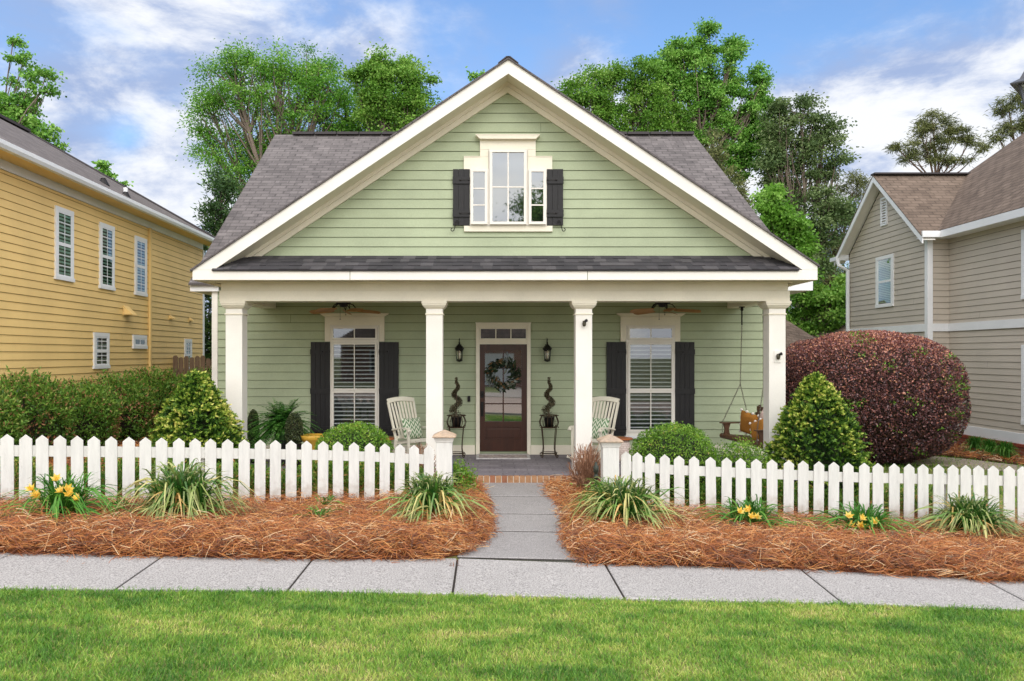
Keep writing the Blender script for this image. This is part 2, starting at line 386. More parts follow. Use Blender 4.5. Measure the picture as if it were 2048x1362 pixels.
def concrete(name, c, speck, lines=False):
    m, n, b, o = newmat(name)
    f1 = nz(n, .8, 6, rough=.65); f2 = nz(n, 75, 2); f3 = nz(n, 9, 5, rough=.65)
    k = mixn(n, ramp(n, f1, [(.3, (0, 0, 0, 1)), (.7, (1, 1, 1, 1))]), sc_(c, .76), sc_(c, 1.07))
    k = mixn(n, .3, k, ramp(n, f3, [(.3, sc_(c, .62)), (.7, sc_(c, 1.25))]))
    k = mixn(n, speck, k, ramp(n, f2, [(.36, sc_(c, .35)), (.5, c), (.64, sc_(c, 1.6))]))
    n.links.new(k, b.inputs['Base Color']); b.inputs['Roughness'].default_value = .85; b.inputs['Specular IOR Level'].default_value = .25
    bumpn(n, f2, b, .4, .004); return m
M['concrete'] = concrete('sidewalk_concrete', lin(168, 164, 161), .6)
M['walk'] = concrete('walkway_concrete', lin(150, 146, 144), .4)
M['drive'] = concrete('driveway_concrete', lin(180, 166, 150), .25)
M['asphalt'] = concrete('street_concrete', lin(186, 162, 142), .4)
# ============================================================ SETTING
# ground: one big sheet with gentle fall to the right
def sheet(name, xs, ys, zf, mat, kind='structure'):
    xs = np.asarray(xs, float); ys = np.asarray(ys, float)
    X, Y = np.meshgrid(xs, ys); Z = zf(X, Y); nx = len(xs); ny = len(ys)
    V = np.stack([X.ravel(), Y.ravel(), Z.ravel()], 1)
    fs = [(j * nx + i, j * nx + i + 1, (j + 1) * nx + i + 1, (j + 1) * nx + i) for j in range(ny - 1) for i in range(nx - 1)]
    me = bpy.data.meshes.new(name); me.from_pydata([tuple(v) for v in V], [], fs); me.update()
    o = linkmesh(name, me, mat, None, True); return tag(o, kind=kind)
def groundmat():
    m, n, b, o = newmat('lawn_soil')
    f = nz(n, .8, 6); g = nz(n, 22, 4)
    k = ramp(n, f, [(.3, lin(82, 98, 40)), (.5, lin(104, 112, 52)), (.7, lin(138, 128, 74))])
    k = mixn(n, .5, k, ramp(n, g, [(.3, lin(48, 66, 24)), (.7, lin(150, 150, 84))]))
    n.links.new(k, b.inputs['Base Color']); b.inputs['Roughness'].default_value = .95; bumpn(n, g, b, .5, .03); return m
gx = np.unique(np.concatenate([[-600, -200, -80, -40, -20], np.linspace(-12, 12, 49), [20, 40, 80, 200, 600]]))
gy = np.unique(np.concatenate([[-500, -100, -40, -20, -8], np.linspace(-4, 30, 18), [40, 60, 100, 300, 900]]))
ground = sheet('ground', gx, gy, lambda X, Y: zg(X) - .02, groundmat())

JD = paint('joint_dirt', lin(52, 46, 40), .95, .3, 12, 90, .5)
# sidewalk: slabs between measured joints
JB = [(-330, 1100), (28, 1106), (325, 1112), (625, 1118), (915, 1117), (1210, 1128), (1600, 1137), (1970, 1160), (2330, 1172), (2700, 1185)]
JF = [(-560, 1172), (-150, 1174), (230, 1178), (575, 1180), (905, 1187), (1250, 1197), (1685, 1205), (2085, 1220), (2480, 1234), (2880, 1250)]
B = [gp(*q) for q in JB]; Fr = [gp(*q) for q in JF]
def lerp(a, b, t): return a + (b - a) * t
def slabs(mb, A, Bq, gap=.022, th=.10, lift=.004, dz=-.012):
    for i in range(len(A) - 1):
        b0, b1, f1, f0 = (np.array(q, float) for q in (A[i], A[i + 1], Bq[i + 1], Bq[i]))
        L = np.linalg.norm(b1 - b0); t = gap / L / 2
        c = [lerp(f0, f1, t), lerp(f0, f1, 1 - t), lerp(b0, b1, 1 - t), lerp(b0, b1, t)]
        ctr = sum(c) / 4
        inn = [q + (ctr - q) / np.linalg.norm(ctr - q) * .018 for q in c]
        up = np.array((0, 0, lift)); dn = np.array((0, 0, -th)); e = np.array((0, 0, -.008))
        v = [q + up for q in inn] + [q + up + e for q in c] + [q + dn for q in c]
        mb.add([q + (0, 0, dz) for q in (f0, f1, b1, b0)], [(0, 1, 2, 3)], 1); mb.add(v, [(0, 1, 2, 3)] + [(4 + k, 4 + (k + 1) % 4, (k + 1) % 4, k) for k in range(4)] + [(8 + k, 8 + (k + 1) % 4, 4 + (k + 1) % 4, 4 + k) for k in range(4)])
mb = MB(); slabs(mb, B, Fr)
tag(mb.build('sidewalk', [M['concrete'], JD]), kind='structure')
# walkway to the porch
WX0, WX1 = -.34, 1.02
wy = [8.02, 9.2, 10.15, 11.3, 12.40]
wz = [0.0, .012, .022, .036, .055]
mb = MB()
slabs(mb, [(WX0, wy[i], wz[i] + .0) for i in range(5)][::-1], [(WX1, wy[i], wz[i] - .03 * (1 - i / 4)) for i in range(5)][::-1], gap=.06, th=.15, lift=.010, dz=-.001)
tag(mb.build('walkway', [M['walk'], JD]), kind='structure')
# driveway on the right
dv = [gp(1700, 900), gp(1925, 917), gp(2048, 932), gp(2400, 973), gp(2400, 990), gp(2048, 945), gp(1925, 933), gp(1700, 918)]
mb = MB(); mb.add([(q[0], q[1], -.238) for q in dv] + [(q[0], q[1], -.4) for q in dv], [tuple(range(7, -1, -1)), ] + [(i, (i + 1) % 8, (i + 1) % 8 + 8, i + 8) for i in range(8)])
tag(mb.build('driveway', M['drive']), kind='structure')
# street behind the camera
sheet('road', np.linspace(-40, 40, 41), [-9, 2.0], lambda X, Y: zg(X) - .008, M['asphalt'])
mb = MB()
for i in range(-12, 12): x0, x1 = i * 1.5 + .005, i * 1.5 + 1.495; mb.add([(x0, 2.0, zg(x0) - .3), (x1, 2.0, zg(x1) - .3), (x1, 2.16, zg(x1) - .3), (x0, 2.16, zg(x0) - .3), (x0, 2.0, zg(x0) + .03), (x1, 2.0, zg(x1) + .03), (x1, 2.16, zg(x1) + .04), (x0, 2.16, zg(x0) + .04)], [(0, 3, 2, 1), (4, 5, 6, 7), (0, 1, 5, 4), (1, 2, 6, 5), (2, 3, 7, 6), (3, 0, 4, 7)])
tag(mb.build('kerb', M['concrete']), kind='structure')

# grass blades
def grassmat(name, trans=.25):
    m, n, b, o = newmat(name)
    a = n.nodes.new('ShaderNodeAttribute'); a.attribute_name = 'r'
    c = ramp(n, a.outputs['Fac'], [(0, lin(62, 112, 30)), (.3, lin(102, 152, 46)), (.6, lin(148, 180, 70)), (.82, lin(192, 200, 100)), (1, lin(214, 196, 136))])
    n.links.new(c, b.inputs['Base Color']); b.inputs['Roughness'].default_value = .55
    t = n.nodes.new('ShaderNodeBsdfTranslucent'); n.links.new(c, t.inputs['Color']); x = n.nodes.new('ShaderNodeMixShader'); x.inputs[0].default_value = trans
    n.links.new(b.outputs[0], x.inputs[1]); n.links.new(t.outputs[0], x.inputs[2]); n.links.new(x.outputs[0], o.inputs[0]); return m
def vnoise(x, y, s, seed=0, oct=3):
    r_ = np.random.default_rng(seed); tot = np.zeros_like(x); amp = 1; A = 0
    for o_ in range(oct):
        g = r_.random((64, 64)); u = x * s * 2 ** o_ + 17.3; v = y * s * 2 ** o_ + 9.1
        i = np.floor(u).astype(int); j = np.floor(v).astype(int); fu = u - i; fv = v - j; fu = fu * fu * (3 - 2 * fu); fv = fv * fv * (3 - 2 * fv)
        G = lambda a, b: g[a % 64, b % 64]
        tot += amp * ((G(i, j) * (1 - fu) + G(i + 1, j) * fu) * (1 - fv) + (G(i, j + 1) * (1 - fu) + G(i + 1, j + 1) * fu) * fv); A += amp; amp *= .55
    return tot / A
def yfront(x):                                   # front edge of the sidewalk
    return np.interp(x, [q[0] for q in Fr], [q[1] for q in Fr])
def yback(x): return np.interp(x, [q[0] for q in B], [q[1] for q in B])
GM = grassmat('grass_blades')
def grass(n, x0, x1, y0, y1, edge, h=(.024, .046), wid=.0042):
    x = rng.uniform(x0, x1, n); y = rng.uniform(y0, y1, n)
    e = edge(x) if callable(edge) else edge
    k = y < e + rng.normal(0, .012, n) - .01 + .03 * vnoise(x, y, 3, 5); x, y = x[k], y[k]; n = len(x)
    p1 = vnoise(x, y * 2.0, 1.1, 1); p2 = vnoise(x, y * 2.2, 3.2, 2)
    tuft = vnoise(x, y * 1.4, 7, 3, 2)
    mix = p1 * .5 + p2 * .5
    r = np.clip((mix - .5) * 1.6 + .40 + rng.normal(0, .17, n), 0, 1)
    H = rng.uniform(h[0], h[1], n) * (1.35 - .55 * np.clip((mix - .35) * 2, 0, 1)) * (.7 + .6 * tuft)
    ln = rng.normal(0, .55, (n, 2)); base = np.stack([x, y, zg(x) - .02], 1)
    d = np.concatenate([ln, np.ones((n, 1))], 1); d = unit(d)
    mid = base + d * H[:, None] * .55
    tip = mid + unit(d + np.concatenate([ln * .8, np.full((n, 1), -.25)], 1)) * H[:, None] * .5
    side = np.stack([rng.normal(1, .4, n), rng.normal(0, .5, n), np.zeros(n)], 1)
    return ribbons('grass', np.stack([base, mid, tip], 1), np.full(n, wid) * rng.uniform(.7, 1.4, n), side, r, GM)
tag(grass(190000, -5.6, 6.2, 4.55, 7.3, lambda x: yfront(x) + .02), kind='stuff', label='bright green front lawn with straw coloured patches', cat='grass')
tag(grass(26000, -3.9, 4.3, 3.0, 4.55, 99), kind='stuff', label='green lawn strip nearest the street', cat='grass')
tag(grass(16000, 5.6, 15, 11.2, 19.2, 99, h=(.05, .08), wid=.009), kind='stuff', label='lawn behind the right picket fence beside the driveway', cat='grass')

# pine straw
def strawmat():
    m, n, b, o = newmat('pine_needles')
    a = n.nodes.new('ShaderNodeAttribute'); a.attribute_name = 'r'
    c = ramp(n, a.outputs['Fac'], [(0, lin(72, 38, 22)), (.3, lin(132, 70, 30)), (.58, lin(178, 106, 46)), (.82, lin(204, 148, 86)), (1, lin(220, 192, 154))])
    n.links.new(c, b.inputs['Base Color']); b.inputs['Roughness'].default_value = .5; return m
SM = strawmat()
SB = paint('straw_bed_base', lin(104, 56, 34), .95, .3, 9, 60, .8, c2=lin(42, 26, 18))
def bedh(X, Y, ey0, amp=.15):                     # mound height from the distance to the sidewalk edge
    d = np.clip((Y - ey0) / .22, 0, 1); h = np.sqrt(d) * amp
    return h * (.7 + .6 * vnoise(X, Y, 1.7, 11)) + .02
def straw(n, xs, ys, zs, L=(.14, .26), wid=.0045, lift=.04, droop=0, mean=.5):
    kb = np.minimum((np.arange(n) // 9) * 9, n - 1)                # loose bundles lying the same way
    xo, yo = rng.normal(0, .045, n), rng.normal(0, .03, n); c = np.stack([xs[kb] + xo, ys[kb] + yo, zs[kb] - .04 * xo], 1)
    free = rng.random(n) < .35; c[free] = np.stack([xs, ys, zs], 1)[free]
    a = rng.uniform(0, 2 * np.pi, n); a = np.where(free, a, a[kb] + rng.normal(0, .3, n))
    d = np.stack([np.cos(a), np.sin(a), rng.normal(.0, .22, n)], 1); d = unit(d); ll = rng.uniform(L[0], L[1], n)[:, None]
    bend = unit(np.stack([-d[:, 1], d[:, 0], rng.normal(.3, .8, n)], 1)) * ll * rng.uniform(-.42, .42, n)[:, None]
    h = np.abs(rng.normal(0, lift, n))[:, None] * np.array((0, 0, 1.0))
    p0 = c - d * ll / 2 + h; p3 = c + d * ll / 2 + h; p1 = c - d * ll / 6 + bend + h * 1.2 + (0, 0, .01); p2 = c + d * ll / 6 + bend + h * 1.2 + (0, 0, .01)
    side = np.cross(d, unit(np.array([0, -1, .8]) + rng.normal(0, .4, (n, 3))))
    bo = rng.normal(0, .2, n); r = np.clip(rng.normal(mean - .03, .2, n) + np.where(free, 0, bo[kb]) + (vnoise(xs, ys, 2.5, 21) - .5) * .7, 0, 1)
    return np.stack([p0, p1, p2, p3], 1), side, r

LE = ([7.9, 8.17, 8.6, 9.2, 10.0, 10.7, 11.6, 12.7], [-.58, -.32, -.15, -.07, -.08, -.12, -.19, -.30])
RE = ([7.9, 8.05, 8.5, 8.96, 10.3, 11.0, 11.6, 12.7], [1.0, .96, .93, .95, 1.03, .97, .9, .93])
def edged(X, Y):
    d1 = Y - (yback(X) - .03 + .05 * (vnoise(X, Y * 0 + 3, 2.2, 31) - .5))
    wob = .05 * (vnoise(Y, X * 0, 3, 33) - .5)
    dl = np.interp(Y, *LE) + wob - X; dr = X - np.interp(Y, *RE) + wob
    return np.minimum(d1, np.where(X < .4, dl, dr))
def bedz(X, Y):
    d = edged(X, Y); h = np.sqrt(np.clip(d / .16, 0, 1)) * np.interp(d, [.16, .9, 1.4], [.105, .06, .02]) * (.35 + 1.3 * vnoise(X, Y, 3.0, 11))
    return zg(X) + np.where(d > 0, h + .006, -.06)
for nm, x0, x1, y1, n_, lab in (('l', -7.6, .3, 12.42, 52000, 'orange pine straw mulch heaped around the left picket fence'), ('r', .6, 7.6, 12.42, 52000, 'orange pine straw mulch heaped around the right picket fence')):
    o = sheet('pine_straw_bed', np.linspace(x0, x1, 160), np.linspace(7.3, y1, 100), bedz, SB, kind='structure')
    P_, S_, R_ = [], [], []
    for (ya, yb, nn, wid, Lr) in ((7.5, 9.6, int(n_ * .8), .0048, (.18, .38)), (9.6, 12.4, int(n_ * .4), .006, (.14, .28))):
        x = rng.uniform(x0, x1, nn); y = rng.uniform(ya, yb, nn); k = edged(x, y) > .0; x, y = x[k], y[k]
        p, s_, r = straw(len(x), x, y, bedz(x, y) + .008, L=Lr, wid=wid); P_.append(p); S_.append(s_); R_.append(r)
    # rolled edge: needles running along the kerb line
    nn = 5200; x = rng.uniform(x0, x1, nn); y = yback(x) + rng.uniform(-.05, .16, nn); k = edged(x, y) > -.04; x, y = x[k], y[k]
    p, s_, r = straw(len(x), x, y, np.maximum(bedz(x, y), zg(x) + .006) + .01, L=(.18, .32), wid=.0048, lift=.015, mean=.4); P_.append(p); S_.append(s_); R_.append(r)
    nn = 2600; y = rng.uniform(8.1, 12.4, nn); x = (np.interp(y, *LE) if nm == 'l' else np.interp(y, *RE)) + rng.normal(0, .045, nn)
    p, s_, r = straw(len(x), x, y, np.maximum(bedz(x, y), zg(x) + .02) + .008, L=(.14, .24), wid=.0048, lift=.02, mean=.5); P_.append(p); S_.append(s_); R_.append(r)
    # a few stray needles on the paving
    nn = 70; x = rng.uniform(x0, x1, nn); y = yback(x) - np.abs(rng.normal(0, .14, nn)); p, s_, r = straw(len(x), x, y, zg(x) + .008, L=(.1, .18), wid=.003, lift=.002, mean=.35); P_.append(p); S_.append(s_); R_.append(r)
    p = np.concatenate(P_); s_ = np.concatenate(S_); r = np.concatenate(R_)
    o = ribbons('pine_straw', p, rng.uniform(.0035, .0062, len(p)), s_, r, SM); tag(o, kind='stuff', label=lab, cat='pine straw')
# far mulch at the taupe house
def farbed(X, Y): return np.zeros_like(X) - .22 + .0 * Y
mb = MB(); q = [gp(1870, 910), gp(1925, 916), gp(2048, 931), gp(2400, 972), (16, 19.8, 0), (12.2, 22.5, 0), (11.2, 21.5, 0)]
mb.add([(a[0], a[1], -.225) for a in q], [(0, 1, 2, 3, 4, 5, 6)]); tag(mb.build('mulch_bed', SB), kind='structure')
x = rng.uniform(10.5, 16, 9000); y = rng.uniform(16.0, 20.5, 9000)
bl = lambda x: np.interp(x, [gp(1870, 910)[0], gp(1925, 916)[0], gp(2048, 931)[0], gp(2400, 972)[0]], [gp(1870, 910)[1], gp(1925, 916)[1], gp(2048, 931)[1], gp(2400, 972)[1]])
k = y > bl(x); x, y = x[k], y[k]; p, s_, r = straw(len(x), x, y, np.full(len(x), -.205), L=(.2, .3), wid=.012, lift=.02)
tag(ribbons('pine_straw', p, np.full(len(p), .012), s_, r, SM), kind='stuff', label='pine straw mulch bed along the brick foot of the taupe house', cat='pine straw')
x = rng.uniform(-10.5, -4.7, 16000); y = rng.uniform(12.3, 19, 16000); k = x < -4.9; x, y = x[k], y[k]
p, s_, r = straw(len(x), x, y, zg(x) + .0, L=(.2, .3), wid=.011, lift=.02)
tag(ribbons('pine_straw', p, np.full(len(p), .011), s_, r, SM), kind='stuff', label='pine straw on the ground in front of the green hedge', cat='pine straw')
# ============================================================ THE GREEN HOUSE
YW = 15.05; YG = 12.705; YC = 12.65
H = thing('cottage', 'sage green cottage with cream trim, four porch columns and a wide front gable', 'house', (.25, 15.05, 0))
XL, XR = -5.37, 5.42
EX = .1593; PHW = W(645.2, YW)
mb = MB(); mb.lap((XL, YW, 0), (1, 0, 0), (0, -1, 0), XR - XL, .17, 3.45, EX, PHW, joints=.18)
mb.box(XL, XR, YW + .01, YW + .15, -.3, 3.5)
mb.lap((XL, 24, 0), (0, -1, 0), (-1, 0, 0), 24 - YW, -.2, 3.45, EX, PHW, joints=.5)
mb.lap((XR, YW, 0), (0, 1, 0), (1, 0, 0), 24 - YW, -.2, 3.45, EX, PHW, joints=.5)
mb.box(XL, XL + .1, YW + .15, 24, -.3, 3.5); mb.box(XR - .1, XR, YW + .15, 24, -.3, 3.5); mb.box(XL, XR, 24, 24.15, -.3, 3.5)
mb.build('wall', [M['green'], M['joint_shade']], H)
mb = MB(); mb.box(XL - .02, XL + .09, YW - .035, YW + .12, -.2, 3.45); mb.build('corner_trim', M['creamw'], H)
mb = MB(); mb.box(XR - .09, XR + .02, YW - .035, YW + .12, -.2, 3.45); mb.build('corner_trim', M['creamw'], H)
mb = MB()
for a, b in ((XL + .1, -.292), (.795, XR - .1)): mb.box(a, b, YW - .045, YW - .002, .172, .352)
mb.build('base_trim', M['cream'], H)
# gable wall
AX = .287; m_s = .667
zap = W(184.5, YG); zin0 = zap
def gclip(z, x0=-6):
    hw = max((zap - z) / m_s, 0); return (AX - hw - x0, AX + hw - x0)
EXG = 19.07 * YG / F
mb = MB(); mb.lap((-6, YG, 0), (1, 0, 0), (0, -1, 0), 12, W(513.5, YG), zap, EXG, W(245.3, YG), clip=gclip, lip=.015, joints=.22)
mb.prism([(AX - 4.6, 3.45), (AX + 4.6, 3.45), (AX, zap + .15)], YG + .012, YG + .1)
mb.build('gable_wall', [M['green'], M['joint_shade']], H)
# rake frieze against the gable wall
def rake(z_out, z_in, xl, xr, y0, y1, mb, zcut=None, mi=0):
    # a pair of sloped boards between two parallel slopes with virtual apexes z_out > z_in
    th = z_out - z_in
    for sgn, xe in ((-1, xl), (1, xr)):
        zo = z_out - abs(xe - AX) * m_s; zi = zo - th
        poly = [(AX, z_out), (AX, z_in), (xe, zi), (xe, zo)]
        if zcut is not None and zi < zcut:
            xc = AX + sgn * (z_in - zcut) / m_s; xo = AX + sgn * (z_out - zcut) / m_s
            poly = [(AX, z_out), (AX, z_in), (xc, zcut)] + ([(xe, zcut), (xe, zo)] if zo > zcut + 1e-4 else [(xo, zcut)])
        if sgn > 0: poly = poly[::-1]
        mb.prism(poly, y0, y1, mi)
YF = 12.2
zo = W(117, YF); zi = W(147, YF)
XTL, XTR = U(385, YF), U(1635, YF)
zs = zi + .02
mb = MB(); rake(W(166, 12.63), zap - .015, -4.5, 5.07, 12.655, YG - .002, mb, zcut=3.6)
rake(W(166, 12.63) + .03, W(166, 12.63) - .045, -4.5, 5.07, 12.62, 12.653, mb, zcut=3.6)
mb.build('rake_frieze', M['cream'], H)
# fascia: rakes + horizontal board
mb = MB(); rake(zo, zi, XTL, XTR, YF, YF + .035, mb, zcut=3.4425)
mb.box(XTL, XTR, YF, YF + .035, 3.283, 3.44)
for px in (700, 1175): mb.box(U(px, YF) - .004, U(px, YF) + .004, YF - .0015, YF + .001, 3.284, 3.439, 1)
mb.build('fascia', [M['creamw'], M['joint_shade']], H)
# soffits
mb = MB(); rake(zs + .03, zs, XTL, XTR, YF + .037, 12.66, mb, zcut=3.43)
mb.box(XTL + .01, XTR - .01, YF + .037, 12.70, 3.295, 3.315)
mb.box(XTL + .01, -4.42, 12.70, 14.9, 3.295, 3.315); mb.box(4.89, XTR - .01, 12.70, 14.9, 3.295, 3.315)
mb.box(XTL, XTL + .03, YF + .036, 14.4, 3.28, 3.47); mb.box(XTR - .03, XTR, YF + .036, 14.4, 3.28, 3.47)
mb.build('soffit', M['cream'], H)
# front gable roof
zr = zo + .012
for sgn, xe in ((-1, XTL - .03), (1, XTR + .03)):
    mb = MB(); dz = abs(xe - AX) * m_s
    v = [(AX, YF - .03, zr), (xe, YF - .03, zr - dz), (xe, 16.5, zr - dz), (AX, 21.5, zr)]
    lo = [(a, b, c - .03) for a, b, c in v]
    fs = [(0, 1, 2, 3), (7, 6, 5, 4), (0, 4, 5, 1), (1, 5, 6, 2), (2, 6, 7, 3), (3, 7, 4, 0)]
    if sgn > 0: fs = [f[::-1] for f in fs]
    mb.add(v + lo, fs)
    sl = math.hypot(1, m_s)
    mb.build('gable_roof', M['shingled'], H, uv=((AX, 0, zr), (0, 1, 0), (sgn / sl, 0, -m_s / sl)))
mb = MB()
for k in range(31):
    y = YF - .035 + k * .3; mb.prism([(AX - .16, zr - .16 * m_s + .008), (AX, zr + .012), (AX + .16, zr - .16 * m_s + .008), (AX + .16, zr - .16 * m_s + .02), (AX + .03, zr + .016), (AX - .03, zr + .016), (AX - .16, zr - .16 * m_s + .02)][::-1], y, y + .295)
mb.build('ridge_cap', M['shingled'], H)
# main roof
EY, EZ, ms = 14.93, 3.5, .761
RY = 20.9; RZ = EZ + ms * (RY - EY)
e0 = 14.9; ez = EZ + ms * (e0 - EY)
vl = (-5.80, e0, ez); vr = (6.17, e0, ez); rr = (5.50, RY, RZ); rl = (-5.80, RY, RZ)
mb = MB(); sl = math.hypot(1, ms)
bk = [(-5.8, 28.5, 3.3), (6.15, 28.5, 3.3)]
v = [vl, vr, rr, rl]; lo = [(a, b, c - .04) for a, b, c in v]
mb.add(v + lo, [(0, 1, 2, 3), (7, 6, 5, 4), (0, 4, 5, 1), (1, 5, 6, 2), (2, 6, 7, 3), (3, 7, 4, 0)])
mb.add([rl, rr, bk[1], bk[0]], [(0, 1, 2, 3)])
mb.build('main_roof', M['shingle'], H, uv=((-5.8, e0, ez), (1, 0, 0), (0, 1 / sl, ms / sl)))
mb = MB()
for k in range(18):
    x = -5.3 + k * .6; mb.box(x, x + .57, RY - .14, RY + .12, RZ - .02, RZ + .045)
mb.build('ridge_vent', M['shingled'], H)
mb = MB()
mb.add([(XL, YW, 3.4), (XL, RY, RZ - .1), (XL, 28, 3.3)], [(0, 1, 2)]); mb.build('side_gable', M['green'], H); mb = MB()
mb.add([(XR, YW, 3.4), (XR, RY, RZ - .1), (XR, 28, 3.3)], [(2, 1, 0)])
mb.build('side_gable', M['green'], H)
# boxed eave ends left and right of the porch
mb = MB()
mb.prism([(-5.79, 3.33), (-5.24, 3.33), (-5.24, 3.43), (-5.79, 3.53)], YW - .09, YW - .05)
mb.box(-5.79, -5.24, YW - .048, 24, 3.335, 3.36); mb.box(-5.79, -5.75, YW - .048, 24, 3.362, 3.53)
mb.build('eave_box', M['white'], H); mb = MB()
mb.prism([(5.2, 3.33), (6.15, 3.33), (6.15, 3.54), (5.2, 3.45)], YW - .29, YW - .25)
mb.box(5.45, 6.14, YW - .248, 24, 3.335, 3.36); mb.box(6.1, 6.14, YW - .248, 24, 3.362, 3.53)
mb.build('eave_box', M['white'], H)
# pent roof: three courses of shingles, each tab its own piece
py0, pz0, py1, pz1 = 12.165, 3.437, 12.69, 3.725
PX0, PX1 = U(424, 12.18), U(1598, 12.18)
mb = MB(); mb.add([(PX0, py0 + .02, pz0 - .02), (PX1, py0 + .02, pz0 - .02), (PX1 - .1, py1, pz1 - .02), (PX0 + .1, py1, pz1 - .02)], [(0, 1, 2, 3)])
mb.box(PX0, PX1, py0 + .002, py0 + .02, 3.425, 3.441)
nsl = np.array((0, -(pz1 - pz0), py1 - py0)); nsl /= np.linalg.norm(nsl)
for c in range(4):
    a = c / 4; b = (c + 1.25) / 4; x = PX0 + .02 + random.uniform(-.2, 0)
    while x < PX1:
        wdt = random.choice([.1, .14, .17, .2, .24]); lo = .004 if random.random() < .45 else .012
        pa = lambda t, off: (py0 + (py1 - py0) * t + nsl[1] * off, pz0 + (pz1 - pz0) * t + nsl[2] * off)
        xa, xb = max(x, PX0), min(x + wdt, PX1 - .0)
        if xb - xa > .01:
            ya, za = pa(a, lo + .006); yb, zb = pa(min(b, 1), .002); yc, zc = pa(a, -.004)
            mb.add([(xa, ya, za), (xb, ya, za), (xb, yb, zb), (xa, yb, zb), (xa, yc, zc), (xb, yc, zc)], [(0, 1, 2, 3), (4, 5, 1, 0)], random.choice([0, 0, 1, 2]))
        x += wdt
sh = [paint('pent_shingle_' + k, lin(*c), .9, .2, 3, 120, .5) for k, c in (('dark', (64, 62, 65)), ('mid', (74, 71, 74)), ('light', (86, 83, 85)))]
mb.build('porch_roof', sh, H)
# beam, frieze, cove
mb = MB(); mb.box(-4.41, 4.885, 12.62, 12.95, 2.978, 3.149); mb.box(-4.39, 4.865, 12.645, 12.93, 3.151, 3.292)
mb.box(-4.44, 4.915, 12.60, 12.64, 3.27, 3.293)
mb.box(-4.41, -4.15, 12.952, YW - .02, 3.0, 3.25); mb.box(4.6, 4.86, 12.952, YW - .02, 3.0, 3.25)
mb.build('beam', M['cream'], H, bevel=.004)
mb = MB(); mb.box(-4.6, 5.05, 12.93, YW, 3.252, 3.28)
mb.build('porch_ceiling', M['cream'], H)
# columns
cx = [-4.18, -.909, 1.533, 4.69]; hw = .134
for x in cx:
    mb = MB(); mb.lathe([(hw, .39), (hw, 2.78), (hw, 2.978)], (x, YC + hw, 0), square=True)
    c = mb.build('column', M['creamw'], H)
    mb = MB(); mb.lathe([(hw + .004, .172), (hw + .035, .172), (hw + .035, .36), (hw + .022, .385), (hw + .004, .395)], (x, YC + hw, 0), square=True); mb.build('base', M['creamw'], c)
    mb = MB(); mb.lathe([(hw + .003, 2.855), (hw + .03, 2.875), (hw + .06, 2.915), (hw + .06, 2.935), (hw + .07, 2.937), (hw + .07, 2.977), (hw, 2.977)], (x, YC + hw, 0), square=True)
    mb.lathe([(hw + .003, 2.755), (hw + .016, 2.76), (hw + .016, 2.776), (hw + .003, 2.782)], (x, YC + hw, 0), square=True)
    mb.build('capital', M['cream'], c)
# porch floor
mb = MB(); mb.box(-4.75, 5.25, 12.45, YW + .02, -.3, .17)
fl = brickmat('stamped_slate_floor', lin(116, 110, 116), lin(138, 132, 136), lin(66, 62, 66), .42, .24, .008, nscale=20, bw2=.3, bump=.5)
pf = mb.build('porch_floor', fl, H, uv=((0, 12.45, 0), (1, 0, 0), (0, 1, 0)))
bm_ = [paint('brick_' + k, lin(*c), .85, .25, 6, 80, .5) for k, c in (('tan', (178, 134, 98)), ('red', (156, 104, 76)), ('brown', (136, 98, 74)))] + [paint('mortar', lin(205, 195, 180), .9, .1)]
mb = MB(); mb.box(-4.76, 5.26, 12.3605, 12.448, -.2, .158, 3)
x = -4.75
while x < 5.2:
    mb.box(x, x + .082, 12.355 + random.uniform(0, .004), 12.447, .055, .165 + random.uniform(0, .004), random.choice([0, 0, 0, 1, 2])); x += .095
mb.box(-4.75, 5.25, 12.352, 12.36, -.25, .05, 1)
mb.build('brick_edge', bm_, pf, bevel=0)

# ---- windows
def bars(mb, x0, x1, z0, z1, y0, y1, wl, mi=0):
    # rectangular frame ring, members butted
    mb.box(x0, x1, y0, y1, z1 - wl, z1, mi); mb.box(x0, x1, y0, y1, z0, z0 + wl, mi)
    mb.box(x0, x0 + wl, y0 + .001, y1, z0 + wl, z1 - wl, mi); mb.box(x1 - wl, x1, y0 + .001, y1, z0 + wl, z1 - wl, mi)
def sash(parent, x0, x1, z0, z1, y, mat='window', cols=2, rows=1, wl=.04, glass='glass', mw=.018):
    mb = MB(); bars(mb, x0, x1, z0, z1, y - .02, y + .02, wl)
    gx0, gx1, gz0, gz1 = x0 + wl, x1 - wl, z0 + wl, z1 - wl
    for i in range(1, cols): xc = gx0 + (gx1 - gx0) * i / cols; mb.box(xc - mw / 2, xc + mw / 2, y - .012, y + .012, gz0, gz1)
    for j in range(1, rows): zc = gz0 + (gz1 - gz0) * j / rows; mb.box(gx0, gx1, y - .011, y + .011, zc - mw / 2, zc + mw / 2)
    s = mb.build('sash', M[mat], parent)
    return s, (gx0, gx1, gz0, gz1)
def blinds(mb, x0, x1, z0, z1, y, pitch=.078, depth=.06, th=.008, tilt=12, stile=True):
    z = z0 + pitch / 2
    t = R(tilt)
    while z < z1:
        mb.obox(((x0 + x1) / 2, y, z), ((x1 - x0) / 2, 0, 0), (0, depth / 2 * math.cos(t), depth / 2 * math.sin(t)), (0, -th / 2 * math.sin(t), th / 2 * math.cos(t))); z += pitch
    if stile:
        xc = (x0 + x1) / 2; mb.box(xc - .008, xc + .008, y - depth / 2 - .012, y - depth / 2 - .003, z0, z1)
